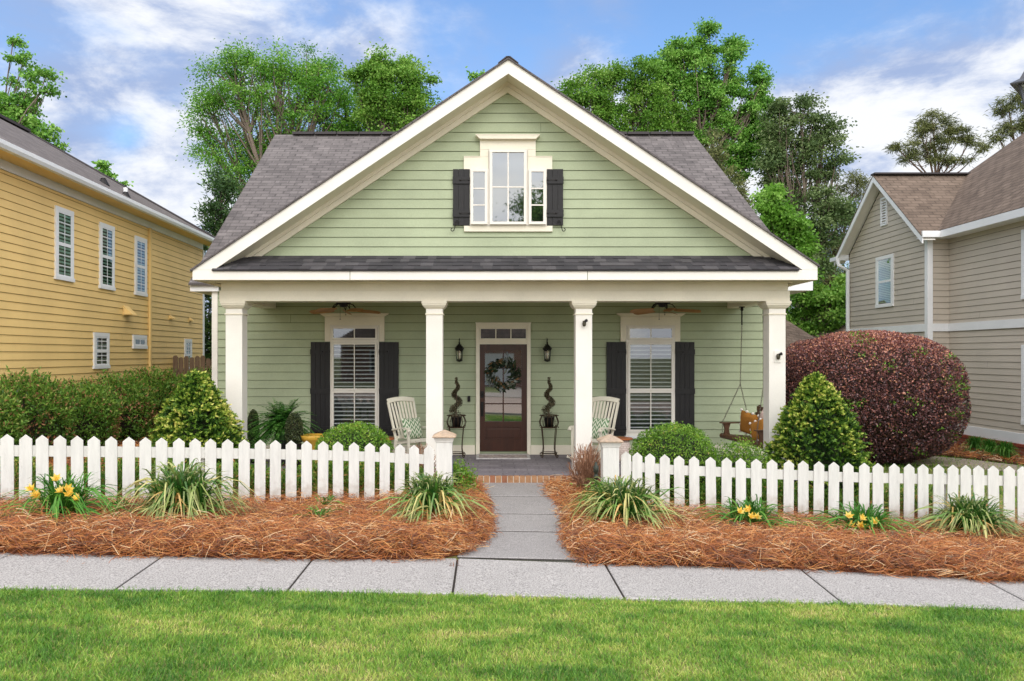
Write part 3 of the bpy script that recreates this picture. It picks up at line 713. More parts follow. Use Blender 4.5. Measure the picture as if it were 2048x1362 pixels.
def porch_window(cx_):
    hwf = .471
    # casing
    mb = MB()
    mb.box(cx_ - hwf, cx_ - hwf + .03, YW - .06, YW - .003, .54, 2.673); mb.box(cx_ + hwf - .03, cx_ + hwf, YW - .06, YW - .003, .54, 2.673)
    mb.box(cx_ - hwf + .03, cx_ + hwf - .03, YW - .06, YW - .003, 2.645, 2.673)
    mb.box(cx_ - hwf + .03, cx_ + hwf - .03, YW - .06, YW - .003, 2.345, 2.395); mb.box(cx_ - hwf + .03, cx_ + hwf - .03, YW - .06, YW - .003, .54, .615)
    wdw = mb.build('window', M['window'], H)
    # header
    mb = MB(); mb.box(cx_ - .577, cx_ + .577, YW - .055, YW - .002, 2.676, 2.84)
    for s_ in (-1, 1): a = cx_ + s_ * .474; b = cx_ + s_ * .577; mb.box(min(a, b), max(a, b), YW - .055, YW - .002, 2.362, 2.675)
    mb.prism([(cx_ - .58, 2.842), (cx_ + .58, 2.842), (cx_ + .655, 2.892), (cx_ - .655, 2.892)], YW - .12, YW - .002); mb.box(cx_ - .66, cx_ + .66, YW - .125, YW - .002, 2.893, 2.905)
    mb.build('header', M['cream'], wdw)
    mb = MB(); mb.box(cx_ - .5, cx_ + .5, YW - .10, YW - .002, .49, .538); mb.build('sill', M['white'], wdw)
    mb = MB(); mb.box(cx_ - hwf + .03, cx_ + hwf - .03, YW - .024, YW - .02, .62, 2.645); mb.build('room_shade_panel', M['dark'], wdw)  # dark sheet over the siding, standing in for room shade
    gl = MB(); bl = MB()
    for (z0, z1) in ((2.397, 2.643), (1.412, 2.343), (.617, 1.410)):
        dy = 0 if z0 > 1.411 else .008
        s, g = sash(wdw, cx_ - hwf + .031, cx_ + hwf - .031, z0, z1, YW - .075 + dy, wl=.034 if z0 > 2.39 else .042, cols=2)
        gl.add([(g[0], YW - .078 + dy, g[2]), (g[1], YW - .078 + dy, g[2]), (g[1], YW - .078 + dy, g[3]), (g[0], YW - .078 + dy, g[3])], [(0, 1, 2, 3)])
        if z0 < 2.39: blinds(bl, g[0], g[1], g[2], g[3], YW - .042, pitch=.078, depth=.032, th=.012, tilt=18)
    gl.build('glass', M['glass'], wdw); bl.build('louvre_shutter', M['white'], wdw)
    for s_ in (-1, 1):
        a = cx_ + s_ * .476; b = cx_ + s_ * .853; x0, x1 = min(a, b), max(a, b)
        shutter(x0, x1, .537, 2.352, YW - .05, (2.16, 1.40, .66), H, s_)
def shutter(x0, x1, z0, z1, y, bz, parent, side, hook=False):
    mb = MB(); n = 4 if x1 - x0 > .32 else 3; wdt = (x1 - x0) / n
    for i in range(n): mb.box(x0 + i * wdt + .003, x0 + (i + 1) * wdt - .003, y, y + .025, z0, z1)
    mb.box(x0 + .004, x1 - .004, y + .012, y + .026, z0 + .004, z1 - .004)
    s = mb.build('shutter', M['black'], parent)
    bh = .052 if n == 4 else .058
    for z in bz: mb = MB(); mb.box(x0 - .004, x1 + .004, y - .022, y - .001, z - bh, z + bh); mb.build('batten', M['black'], s)
    for z in (bz[0], bz[-1]):
        mb = MB()
        a = x1 + .01 if side < 0 else x0 - .01; b = a - side * -1 * .0
        xa = (x1 - .17, x1 + .008) if side < 0 else (x0 - .008, x0 + .17)
        mb.box(xa[0], xa[1], y - .028, y - .0225, z - .012, z + .012)
        for xx in (xa[0] + .02, xa[1] - .02): mb.lathe([(.004, -.0), (.018, 0.0), (.018, .006), (.004, .01)], (0, 0, 0), 8) if False else mb.ball((xx, y - .03, z), .016, .008, .016, 8, 5)
        mb.build('hinge', M['iron'], s)
    if hook:
        xc = (x0 + x1) / 2 + side * -.0; pts = []
        xi = x0 + .075 if side < 0 else x1 - .075
        sg = side
        for t in np.linspace(0, 1, 10): a = R(200 * (1 - t)); pts.append((xi - sg * (.0) + sg * .022 * math.cos(a) , y - .035, z0 + .05 + .022 * math.sin(a)))
        for t in np.linspace(0, 1, 8)[1:]: pts.append((xi + sg * (.022 + .03 * t), y - .03, z0 + .05 - .12 * t))
        for t in np.linspace(0, 1, 12)[1:]: a = R(-180 * 0 + 180 + 270 * t) if sg > 0 else R(0 - 270 * t); pts.append((xi + sg * .052 + sg * .03 * 1 + .03 * math.cos(a) * (1 - .4 * t), y - .03, z0 - .075 + .03 * math.sin(a) * (1 - .4 * t)))
        mb = MB(); mb.tube(pts, .0075, 6); mb.build('scroll_hook', M['iron'], s)
porch_window(-2.62); porch_window(3.107)
# gable window
gx = lambda p: U(p, YG); gz = lambda p: W(p, YG)
mb = MB(); y0, y1 = YG - .06, YG - .004
mb.box(gx(940), gx(977.5), y0, y1, gz(452.3), gz(340)); mb.box(gx(1054.5), gx(1093), y0, y1, gz(452.3), gz(340))
mb.box(gx(977.5) + .0005, gx(1054.5) - .0005, y0, y1, gz(452.3), gz(301))
gw = mb.build('window', M['window'], H)
mb = MB(); ya, yb = YG - .05, YG - .004
mb.box(gx(960), gx(1071), ya, yb, gz(300.5), gz(281.6))
mb.box(gx(960), gx(977), ya, yb, gz(315), gz(300.8)); mb.box(gx(1055), gx(1071), ya, yb, gz(315), gz(300.8))
mb.box(gx(927.8), gx(977), ya, yb, gz(339.6), gz(315.3)); mb.box(gx(1055), gx(1104), ya, yb, gz(339.6), gz(315.3))
mb.box(gx(927.8), gx(960), ya - .01, yb, gz(315.2), gz(313.8)); mb.box(gx(1071.4), gx(1104), ya - .01, yb, gz(315.2), gz(313.8))
mb.prism([(gx(960), gz(281.4)), (gx(1071), gz(281.4)), (gx(1078.5), gz(274)), (gx(952), gz(274))], YG - .12, yb); mb.box(gx(951.5), gx(1079), YG - .125, yb, gz(273.9), gz(272.4))
mb.build('header', M['cream'], gw)
mb = MB(); mb.box(gx(928.3), gx(1104.5), ya, yb, gz(463.8), gz(452.6)); mb.build('sill', M['cream'], gw)
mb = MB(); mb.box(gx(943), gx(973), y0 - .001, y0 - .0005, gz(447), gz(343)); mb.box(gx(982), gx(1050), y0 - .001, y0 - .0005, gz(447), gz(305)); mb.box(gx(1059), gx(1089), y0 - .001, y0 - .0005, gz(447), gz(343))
mb.build('room_shade_panel', M['dark'], gw)
gl = MB()
for (a, b, c, d, cols, rows) in ((941.5, 975, 450.3, 341, 1, 3), (979.5, 1052.5, 450.5, 302.5, 2, 2), (1057, 1091, 450.3, 341, 1, 3)):
    s, g = sash(gw, gx(a), gx(b), gz(c), gz(d), YG - .085, cols=cols, rows=rows, wl=.042, mw=.02)
    gl.add([(g[0], YG - .082, g[2]), (g[1], YG - .082, g[2]), (g[1], YG - .082, g[3]), (g[0], YG - .082, g[3])], [(0, 1, 2, 3)])
gl.build('glass', M['glassb'], gw)
shutter(gx(906), gx(939.4), gz(451.5), gz(339.6), YG - .05, (gz(362), gz(428)), H, -1, hook=True)
shutter(gx(1093.5), gx(1126), gz(451.5), gz(339.6), YG - .05, (gz(362), gz(428)), H, 1, hook=True)
# door
wood = paint('dark_walnut_door', lin(68, 38, 26), .35, .25, 2, 30, .15, stretch=(8, 8, .7), c2=lin(42, 24, 17))
dx0, dx1 = U(959.8, YW), U(1053.5, YW); dz0, dz1 = W(901.5, YW), W(689, YW)
mb = MB(); y0, y1 = YW - .07, YW - .003
mb.box(U(952, YW), dx0 - .004, y0, y1, .172, W(647, YW)); mb.box(dx1 + .004, U(1061, YW), y0, y1, .172, W(647, YW))
mb.box(dx0 - .003, dx1 + .003, y0, y1, W(656, YW), W(647, YW)); mb.box(dx0 - .003, dx1 + .003, y0, y1, dz1 + .004, W(679, YW))
mb.box(U(951, YW), U(1062, YW), y0 - .012, y1, W(646.8, YW), W(645.2, YW)); mb.box(dx0 - .002, dx1 + .002, y0 - .015, y0, W(684, YW), W(681.5, YW))
df = mb.build('door_frame', M['cream'], H)
s, g = sash(df, dx0, dx1, W(678.8, YW), W(656.2, YW), YW - .04, cols=3, wl=.018, mat='cream')
mb = MB(); mb.add([(g[0], YW - .045, g[2]), (g[1], YW - .045, g[2]), (g[1], YW - .045, g[3]), (g[0], YW - .045, g[3])], [(0, 1, 2, 3)]); mb.build('glass', M['glassb'], df)
mb = MB(); mb.box(dx0, dx1, YW - .02, YW - .018, dz0, W(656, YW)); mb.build('room_shade_panel', M['dark'], df)
mb = MB(); mb.box(dx0 - .02, dx1 + .02, YW - .13, YW - .0, .171, .192); mb.build('threshold', paint('threshold_metal', lin(150, 145, 140), .4, .1, metal=.5), df)
gx0, gx1, gz0, gz1 = U(970, YW), U(1042.8, YW), W(842, YW), W(700.5, YW)
mb = MB(); ya, yb = YW - .062, YW - .024
mb.box(dx0, gx0, ya, yb, dz0, dz1); mb.box(gx1, dx1, ya, yb, dz0, dz1); mb.box(gx0 + .0005, gx1 - .0005, ya, yb, gz1, dz1)
mb.box(gx0 + .0005, gx1 - .0005, ya, yb, W(853.5, YW), gz0); mb.box(gx0 + .0005, gx1 - .0005, ya + .016, yb, W(877.5, YW), W(853.7, YW)); mb.box(gx0 + .0005, gx1 - .0005, ya, yb, dz0, W(877.7, YW))
xm = (gx0 + gx1) / 2; mb.box(xm - .013, xm + .013, ya + .004, yb - .01, gz0, gz1)
for p in (736, 771.5, 807): z = W(p, YW); mb.box(gx0, gx1, ya + .005, yb - .011, z - .012, z + .012)
door = mb.build('door', wood, H)
mb = MB(); mb.box(gx0 + .035, gx1 - .035, ya + .006, ya + .0155, W(874, YW), W(857, YW)); mb.build('panel', wood, door, bevel=.005)
mb = MB(); mb.add([(gx0, ya + .018, gz0), (gx1, ya + .018, gz0), (gx1, ya + .018, gz1), (gx0, ya + .018, gz1)], [(0, 1, 2, 3)]); mb.build('glass', M['glassd'], door)
mb = MB(); hx = U(964.5, YW)
mb.box(hx - .03, hx + .03, ya - .012, ya - .001, W(795, YW), W(782, YW)); mb.ball((hx, ya - .03, W(788, YW)), .024, .02, .024)
mb.box(hx - .026, hx + .026, ya - .01, ya - .001, W(832, YW), W(803, YW))
mb.tube([(hx, ya - .01, W(805, YW)), (hx, ya - .06, W(808, YW)), (hx, ya - .07, W(818, YW)), (hx, ya - .05, W(828, YW)), (hx, ya - .01, W(831, YW))], .009, 6)
mb.build('handle', M['iron'], door)

# ---- lanterns on the wall
def lantern(px, lab):
    x = U(px, YW - .15); t = thing('wall_lantern', lab, 'wall lamp', (x, YW - .15, W(703, YW - .15)), group='wall lanterns flanking the door')
    o = np.array(t.location)
    def q(mb): mb.v = [tuple(np.array(p) + o) for p in mb.v]; return mb
    mb = MB(); mb.lathe([(.0, .04), (.085, .04), (.092, .055), (.06, .10), (.035, .125), (.02, .135), (.012, .16), (.02, .17), (.008, .185), (.008, .2), (.001, .215)], n=8); q(mb).build('roof', M['iron'], t)
    mb = MB()
    for k in range(6): a = math.pi / 3 * k + .3; mb.bar((.072 * math.cos(a), .072 * math.sin(a), .04), (.056 * math.cos(a), .056 * math.sin(a), -.16), .008, .008)
    mb.lathe([(.06, -.16), (.066, -.175), (.04, -.19), (.0, -.205)], n=12); mb.lathe([(.078, .03), (.08, .041), (.05, .041)], n=12)
    q(mb).build('cage', M['iron'], t)
    mb = MB(); mb.lathe([(.066, .032), (.052, -.158)], n=12); q(mb).build('glass', M['lampglass'], t, True)
    mb = MB(); mb.lathe([(.001, -.14), (.018, -.13), (.018, -.05), (.03, -.02), (.03, 0), (.001, .02)], n=10); q(mb).build('bulb', paint('frosted_bulb', lin(225, 215, 190), .3, .02), t)
    mb = MB(); mb.tube([(0, 0, .21), (0, .0, .235), (0, .04, .25), (0, .1, .2), (0, .135, .1)], .009, 6); mb.box(-.035, .035, .13, .149, -.02, .14); q(mb).build('bracket', M['iron'], t)
lantern(918.7, 'black glass wall lantern left of the front door, above the doorbell'); lantern(1094.6, 'black glass wall lantern right of the front door, nearer the column with a security camera')
mb = MB(); x = U(938, YW); mb.box(x - .028, x + .028, YW - .045, YW - .012, W(803, YW), W(791.5, YW)); mb.ball((x, YW - .046, W(800, YW)), .014, .006, .014, mi=0)
o = mb.build('doorbell', M['iron'], None, bevel=.005); tag(o, 'small black video doorbell on the siding left of the front door', 'doorbell')
# ceiling fans
blade = paint('fan_blade_wood', lin(176, 128, 74), .45, .15, 3, 20, .1)
def fan(px, rot, lab):
    Y = 13.85; t = thing('ceiling_fan', lab, 'ceiling fan', (U(px, Y), Y, 3.25), group='ceiling fans over the porch'); o = np.array(t.location)
    def q(mb): mb.v = [tuple(np.array(p) + o) for p in mb.v]; return mb
    mb = MB(); mb.lathe([(.06, 0), (.06, -.03), (.015, -.04), (.015, -.14)], n=14); q(mb).build('downrod', M['iron'], t)
    mb = MB(); mb.lathe([(.02, -.14), (.13, -.15), (.14, -.18), (.13, -.235), (.08, -.25), (.06, -.29), (.0, -.3)], n=18); q(mb).build('motor', M['iron'], t, True)
    for k in range(5):
        a = rot + 2 * math.pi * k / 5; c_, s_ = math.cos(a), math.sin(a); f = lambda r_, w_, z_: (r_ * c_ - w_ * s_, r_ * s_ + w_ * c_, z_)
        mb = MB(); tp = [(.2, .05), (.3, .062), (.5, .068), (.62, .062), (.665, .03)]
        top = [f(r_, w_, -.33 + w_ * .42 - r_ * .07) for r_, w_ in tp] + [f(r_, -w_, -.33 - w_ * .42 - r_ * .07) for r_, w_ in tp[::-1]]
        n_ = len(top); mb.add(top + [(a_, b_, c2 - .008) for a_, b_, c2 in top], [tuple(range(n_)), tuple(range(2 * n_ - 1, n_ - 1, -1))] + [(i, i + n_, (i + 1) % n_ + n_, (i + 1) % n_) for i in range(n_)])
        b = q(mb).build('blade', blade, t)
        mb = MB(); mb.tube([f(.1, 0, -.23), f(.17, .03, -.25), f(.24, .0, -.335)], .008, 5); mb.tube([f(.1, 0, -.23), f(.17, -.03, -.25), f(.24, .0, -.335)], .008, 5); q(mb).build('bracket', M['iron'], b)
    mb = MB(); mb.tube([(.04, 0, -.29), (.04, 0, -.42)], .0025, 4); mb.ball((.04, 0, -.43), .01); mb.tube([(-.06, 0, -.27), (-.06, -.0, -.5)], .0025, 4); mb.ball((-.06, 0, -.51), .01)
    q(mb).build('pull_chain', M['bronze'], t)
fan(687, .35, 'five blade ceiling fan above the left porch window'); fan(1325, 1.0, 'five blade ceiling fan above the right porch window')
# security cameras
def seccam(x, y, z, lab, plate):
    t = thing('security_camera', lab, 'camera', (x, y, z)); o = np.array(t.location)
    def q(mb): mb.v = [tuple(np.array(p) + o) for p in mb.v]; return mb
    if plate: mb = MB(); mb.box(-.055, .055, -.012, -.001, -.1, .1); q(mb).build('plate', M['creamw'], t, bevel=.003)
    g = paint('camera_olive_plastic', lin(88, 82, 66), .5, .2)
    mb = MB(); mb.lathe([(.001, -.05), (.022, -.045), (.032, .0), (.026, .04), (.001, .05)], (0, -.045, 0), 10); q(mb).build('body', g, t, True)
    mb = MB(); mb.tube([(.01, -.05, .03), (.03, -.10, .045)], [.02, .026], 10); q(mb).build('lens', M['iron'], t)
seccam(1.533, YC, W(647, YC), 'small round security camera high on the third porch column', False)
seccam(4.69, YC, W(713, YC), 'security camera on a white plate on the rightmost porch column', True)
# ============================================================ NEIGHBOUR HOUSES
# ---- yellow house, side wall facing the cottage; local frame: x out of the wall, y away from the street
YA = .032; YX, YY = -9.1, 24.6
def ysolve(px):                                   # point of the wall plane at a photo column -> (local y, world s)
    k = (px - PX) / F; Y = (YX + YA * YY) / (k + YA); return -(YY - Y) * math.sqrt(1 + YA * YA), F / Y
def yz(px, py): l, s = ysolve(px); return CH - (py - PY) / s
YH = thing('yellow_house', 'two storey house with yellow lap siding and a grey hip roof beyond the hedge', 'house', (0, 0, 0), 0)
LY0 = -16.0
mb = MB(); mb.lap((0, LY0, 0), (0, 1, 0), (1, 0, 0), -LY0, -.2, 5.42, .1525, .03, joints=.4)
mb.lap((0, 0, 0), (-1, 0, 0), (0, 1, 0), 9, -.2, 5.42, .1525, .03, joints=.4)
mb.box(-9, -.001, LY0, -.001, -.3, 5.5)
mb.build('wall', [M['yellow'], M['yjoint_shade']], YH)
mb = MB(); mb.box(.002, .03, LY0, -.1, 5.43, 5.62); mb.build('frieze', M['white'], YH)
mb = MB(); mb.box(-.04, .03, -.10, .03, -.2, 5.42); mb.build('corner_trim', M['white'], YH)
mb = MB(); mb.box(.032, .40, LY0, .35, 5.60, 5.63); mb.build('soffit', M['yellow'], YH)
mb = MB()
prof = [(.402, 5.60), (.50, 5.60), (.53, 5.66), (.53, 5.73), (.515, 5.73), (.515, 5.67), (.49, 5.615), (.402, 5.615)]
mb.prismf(prof, lambda a, b, d: (a, d, b), LY0, .40); mb.box(.36, .401, LY0, .36, 5.62, 5.74)
mb.build('gutter', M['white'], YH)
rz_, rs = 8.12, .6
mb = MB(); e = .46; zz = 5.735
A_ = [(e, LY0, zz), (e, .46, zz), (-3.55, -3.6, zz + rs * 4.01), (-3.55, LY0, zz + rs * 4.01)]
mb.add(A_, [(0, 1, 2, 3)]); mb.add([(a, b, c - .03) for a, b, c in A_], [(3, 2, 1, 0)]); mb.add([A_[0], A_[1], (A_[1][0], A_[1][1], zz - .03), (A_[0][0], A_[0][1], zz - .03)], [(0, 3, 2, 1)])
mb.add([(e, .46, zz), (-8.6, .46, zz), (-3.55, -3.6, zz + rs * 4.01)], [(0, 1, 2)])
mb.add([(-3.55, LY0, zz + rs * 4.01), (-3.55, -3.6, zz + rs * 4.01), (-8.6, .46, zz), (-8.6, LY0, zz)], [(0, 1, 2, 3)])
sl = math.hypot(1, rs)
yshing = brickmat('taupe_shingle', lin(96, 88, 86), lin(126, 118, 114), lin(48, 42, 42), .33, .145, .011, bw2=.19)
mb.build('roof', yshing, YH, uv=((e, 0, zz), (0, 1, 0), (-1 / sl, 0, rs / sl)))
mb = MB(); mb.box(-3.7, -3.4, LY0, -3.6, zz + rs * 4.01 - .03, zz + rs * 4.01 + .04); mb.tube([(-3.55, -3.6, zz + rs * 4.0), (e, .46, zz + .01)], .05, 6); mb.build('ridge_cap', M['shingled'], YH)
def ywin(px0, px1, pyt, pyb, sashes=2, rows=3, cols=2, shut=True):
    l0, s0 = ysolve(px0); l1, s1 = ysolve(px1); z1 = CH - (pyt - PY) / s0; z0 = CH - (pyb - PY) / s0
    fw = .085
    mb = MB()
    mb.box(.004, .045, l0, l1, z1 - fw, z1); mb.box(.004, .055, l0 - .02, l1 + .02, z0, z0 + fw * .9)
    mb.box(.004, .043, l0, l0 + fw, z0 + fw * .9, z1 - fw); mb.box(.004, .043, l1 - fw, l1, z0 + fw * .9, z1 - fw)
    w_ = mb.build('window', M['white'], YH)
    a, b, c, d = l0 + fw, l1 - fw, z0 + fw * .9, z1 - fw
    mb = MB(); mb.box(.0165, .018, a, b, c, d); mb.build('room_shade_panel', M['dark'], w_)
    mb = MB(); gl = MB(); bl = MB()
    for i in range(sashes):
        za = c + (d - c) * i / sashes; zb = c + (d - c) * (i + 1) / sashes; t = .035
        mb.box(.025, .041, a, b, za, za + t); mb.box(.025, .041, a, b, zb - t, zb)
        mb.box(.026, .041, a, a + t, za + t, zb - t); mb.box(.026, .041, b - t, b, za + t, zb - t)
        if cols > 1: mb.box(.030, .038, (a + b) / 2 - .009, (a + b) / 2 + .009, za + t, zb - t)
        for j in range(1, rows): zc = za + (zb - za) * j / rows; mb.box(.029, .037, a + t, b - t, zc - .009, zc + .009)
        gl.add([(.034, a, za), (.034, b, za), (.034, b, zb), (.034, a, zb)], [(0, 1, 2, 3)])
        if shut:
            z = za + .05
            while z < zb - .03: bl.box(.019, .0235, a + .02, b - .02, z, z + .04); z += .075
    mb.build('sash', M['white'], w_)
    gl.build('glass', M['glassg'], w_)
    if shut: bl.build('louvre_shutter', M['white'], w_)
M['glassg'] = glassmat('greenish_glass', (.55, .78, .66, 1), .16)
ywin(107.6, 144, 410.5, 557.9); ywin(196.8, 226, 443.5, 576.3); ywin(267.6, 291, 470.6, 589.4)
ywin(185, 215.5, 664.5, 737.7); ywin(263.7, 290.8, 669.3, 697, sashes=1, rows=1, cols=3, shut=False); ywin(367.4, 381.5, 677.6, 741)
def yvent(px, pyt, pyb, w_):
    l, s = ysolve(px); z1 = CH - (pyt - PY) / s; z0 = CH - (pyb - PY) / s
    mb = MB(); v = [(.02, l, z0), (.02, l + w_, z0), (.02, l + w_, z1), (.02, l, z1), (w_ * .8, l + .02, z0), (w_ * .8, l + w_ - .02, z0)]
    mb.add(v, [(0, 3, 2, 1), (0, 1, 5, 4), (4, 5, 2, 3), (0, 4, 3), (1, 2, 5)]); mb.box(.018, .03, l - .03, l + w_ + .03, z0 - .03, z0)
    mb.build('vent_hood', M['yellow'], YH)
yvent(245, 611, 629, .3); yvent(337, 630, 637, .18); yvent(377, 635, 641, .16)
l, s = ysolve(297); mb = MB(); mb.box(.02, .075, l - .05, l + .05, -.1, 5.43); mb.build('downspout', M['yellow'], YH)
for px, pyt, pyb, r_ in ((251, 385, 400, .05), (207, 357, 366, .06)):
    xl = -1.6; mb = MB(); l = ysolve(px)[0] - 0; 
    # pipe on the roof slope, upslope from the gutter
    k = (px - PX) / F; best = None
    for xq in np.arange(0, 3.9, .05):
        Yw = (YX - xq + YA * YY) / (k + YA); s = F / Yw; zr0 = zz + rs * (xq + e); d_ = abs(PY - (zr0 - CH) * s - pyb)
        if best is None or d_ < best[0]: best = (d_, xq, Yw, s, zr0)
    _, xq, Yw, s, z0 = best; ly = -(YY - Yw)
    mb.tube([(-xq, ly, z0 - .1), (-xq, ly, z0 + (pyb - pyt) / s)], r_, 10); mb.lathe([(r_ * 2.4, z0 - .06), (r_ * 1.1, z0 + .08)], (-xq, ly, 0), 12, mi=1)
    mb.build('vent_pipe', [M['white'] if px > 230 else M['iron'], M['iron']], YH)
YH.location = (YX, YY, 0); YH.rotation_euler = (0, 0, YA)

# ---- taupe house on the right
TX, TYc = 12.0, 20.26; WXw, WYf = 11.46, 24.7
TH = thing('taupe_house', 'two storey house with taupe siding, white trim and a brown shingle roof', 'house', (12, 20.26, 0), 0)
def txy(px, X): Y = X * F / (px - PX); return Y, F / Y
mb = MB(); TEX, TPH = .1535, .1
mb.lap((TX, 9, 0), (0, 1, 0), (-1, 0, 0), TYc - 9, .33, 5.25, TEX, TPH, joints=.3)
mb.lap((WXw, TYc, 0), (1, 0, 0), (0, -1, 0), TX - WXw, -.2, 5.25, TEX, TPH)
zpk = 7.32; tm = .84; yc = (TYc + WYf) / 2
def tclip(z):
    if z <= 5.1: return (0, WYf - TYc)
    hwd = (zpk - .18 - z) / tm; return (max(yc - hwd - TYc, 0), min(yc + hwd - TYc, WYf - TYc))
mb.lap((WXw, TYc, 0), (0, 1, 0), (-1, 0, 0), WYf - TYc, -.2, zpk - .2, TEX, TPH, clip=tclip, joints=.3)
mb.box(TX + .01, TX + 9, 9, TYc, .0, 5.2); mb.box(WXw + .01, TX + 9, TYc + .01, WYf, -.3, 5.2)
mb.build('wall', [M['tan'], M['tjoint_shade']], TH)
mb = MB()
zb0, zb1 = 2.72, 2.92
mb.box(TX - .045, TX - .001, 9, TYc - .047, zb0, zb1); mb.box(WXw + .09, TX - .046, TYc - .045, TYc - .001, zb0, zb1); mb.box(WXw - .045, WXw - .001, TYc + .09, WYf, zb0, zb1)
mb.build('band_board', M['white'], TH)
mb = MB(); mb.box(WXw - .05, WXw + .088, TYc - .05, TYc + .088, -.2, 5.25); mb.build('corner_trim', M['white'], TH)
mb = MB(); mb.box(TX - .06, TX - .001, 9, TYc, .10, .33); mb.build('base_trim', M['white'], TH)
mb = MB(); mb.box(TX - .09, TX, 9, TYc, -.3, .03); 
mb.build('brick_base', M['brickr'] if 'brickr' in M else brickmat('red_brick', lin(140, 72, 54), lin(160, 92, 70), lin(150, 130, 115), .2, .07, .008), TH, uv=((0, 0, 0), (0, 1, 0), (0, 0, 1)))
mb = MB(); y = 9
rb = paint('rowlock_red_brick', lin(150, 70, 50), .85, .3, 9, 60, .4)
while y < TYc: mb.box(TX - .12, TX, y, y + .062, .032, .098); y += .072
mb.build('brick_cap', rb, TH)
# roofs
ex_, ez_ = TX - .40, 5.32; mm_ = .9
mb = MB(); hy = 24.95
t_ = 6.5
v = [(ex_, 6, ez_), (ex_ + t_, 6, ez_ + mm_ * t_), (ex_ + t_, hy - t_, ez_ + mm_ * t_), (ex_, hy, ez_)]
mb.add(v, [(0, 1, 2, 3)]); mb.add([(ex_, hy, ez_), (ex_ + t_, hy - t_, ez_ + mm_ * t_), (ex_ + 2 * t_, hy, ez_)], [(0, 1, 2)])
sl = math.hypot(1, mm_)
mb.build('main_roof', M['shingleb'], TH, uv=((ex_, 0, ez_), (0, 1, 0), (1 / sl, 0, mm_ / sl)))
ov = .36; rx = WXw - ov
for sg, y_e in ((1, TYc - .33), (-1, WYf + .33)):
    mb = MB(); ze = zpk - abs(y_e - yc) * tm
    v = [(rx, y_e, ze), (rx, yc, zpk), (15.5, yc, zpk), (13.2, y_e, ze)]; lo = [(a, b, c - .03) for a, b, c in v]
    fs = [(0, 3, 2, 1), (4, 5, 6, 7), (0, 1, 5, 4), (3, 0, 4, 7)]
    mb.add(v + lo, fs if sg > 0 else [f[::-1] for f in fs]); sl = math.hypot(1, tm)
    mb.build('gable_roof', M['shingleb'], TH, uv=((0, y_e, ze), (1, 0, 0), (0, sg / sl, tm / sl)))
mb = MB(); mb.box(rx, 13.9, yc - .13, yc + .13, zpk + .004, zpk + .05); mb.build('ridge_cap', M['shingled'], TH)
mb = MB()
for y_e in (TYc - .33, WYf + .33):
    ze = zpk - abs(y_e - yc) * tm - .034
    mb.prismf([(yc, zpk - .034), (y_e, ze), (y_e, ze - .17), (yc, zpk - .204)] if y_e > yc else [(yc, zpk - .204), (y_e, ze - .17), (y_e, ze), (yc, zpk - .034)], lambda a, b, d: (d, a, b), rx + .01, rx + .045)
mb.build('rake_fascia', M['white'], TH)
mb = MB()
for y_e in (TYc - .33, WYf + .33):
    ze = zpk - abs(y_e - yc) * tm - .1
    p = [(yc, zpk - .1), (y_e, ze), (y_e, ze - .02), (yc, zpk - .12)]
    mb.prismf(p if y_e > yc else p[::-1], lambda a, b, d: (d, a, b), rx + .047, WXw - .002)
mb.build('soffit', M['creamw'], TH)
mb = MB()
mb.box(rx + .0, TX + 9, TYc - .37, TYc - .33, 5.13, 5.29) ; mb.box(ex_ - .03, ex_ + .01, 6, TYc - .375, 5.12, 5.30); mb.box(ex_ + .012, TX - .002, 6, TYc - .375, 5.12, 5.14)
mb.box(rx + .05, TX, TYc - .328, TYc, 5.13, 5.15)
mb.build('eave_fascia', M['white'], TH)
mb = MB(); mb.box(rx - .05, rx + .36, WYf + .05, WYf + .5, 5.12, 5.24); mb.prismf([(rx + .36, 5.24), (rx - .05, 5.24), (rx + .34, 5.5)], lambda a, b, d: (a, d, b), WYf + .05, WYf + .1)
mb.build('eave_return', M['white'], TH)
mb = MB(); mb.tube([(rx - .0, WYf + .05, 5.1), (rx + .02, WYf + .0, 4.95), (WXw - .08, WYf - .05, 4.78), (WXw - .08, WYf - .05, -.2)], .06, 8); mb.build('downspout', M['white'], TH)
M['glassg2'] = glassmat('pane', (.75, .9, .75, 1), .0, .1)
def twin(px0, px1, pyt, pyb, X):
    Y0, s0 = txy(px0, X); Y1, s1 = txy(px1, X)    # Y0 far, Y1 near
    z1 = CH - (pyt - PY) / s1; z0 = CH - (pyb - PY) / s1; fw = .1
    mb = MB(); f0 = X - .045; f1 = X - .004
    mb.box(f0, f1, Y1, Y0, z1 - fw, z1); mb.box(f0 - .01, f1, Y1, Y0, z0, z0 + fw); mb.box(f0 + .002, f1, Y1, Y1 + fw, z0 + fw, z1 - fw); mb.box(f0 + .002, f1, Y0 - fw, Y0, z0 + fw, z1 - fw)
    w_ = mb.build('window', M['white'], TH)
    a, b, c, d = Y1 + fw, Y0 - fw, z0 + fw, z1 - fw; zm = (c + d) / 2
    mb = MB(); mb.box(X - .018, X - .0165, a, b, c, d); mb.build('room_shade_panel', M['dark'], w_)
    mb = MB(); mb.box(X - .038, X - .02, a, b, zm - .03, zm + .03); mb.box(X - .036, X - .02, a, a + .04, c, d); mb.box(X - .036, X - .02, b - .04, b, c, d); mb.build('sash', M['white'], w_)
    mb = MB(); z = c + .03
    while z < d - .02: mb.box(X - .022, X - .0185, a + .04, b - .04, z, z + .03); z += .05
    mb.build('blinds', paint('pale_green_blind', lin(150, 165, 140), .6, .05) if 'bl' not in M else M['bl'], w_)
    mb = MB(); mb.add([(X - .03, a, c), (X - .03, b, c), (X - .03, b, d), (X - .03, a, d)], [(0, 1, 2, 3)]); mb.build('glass', M['glassg2'], w_)
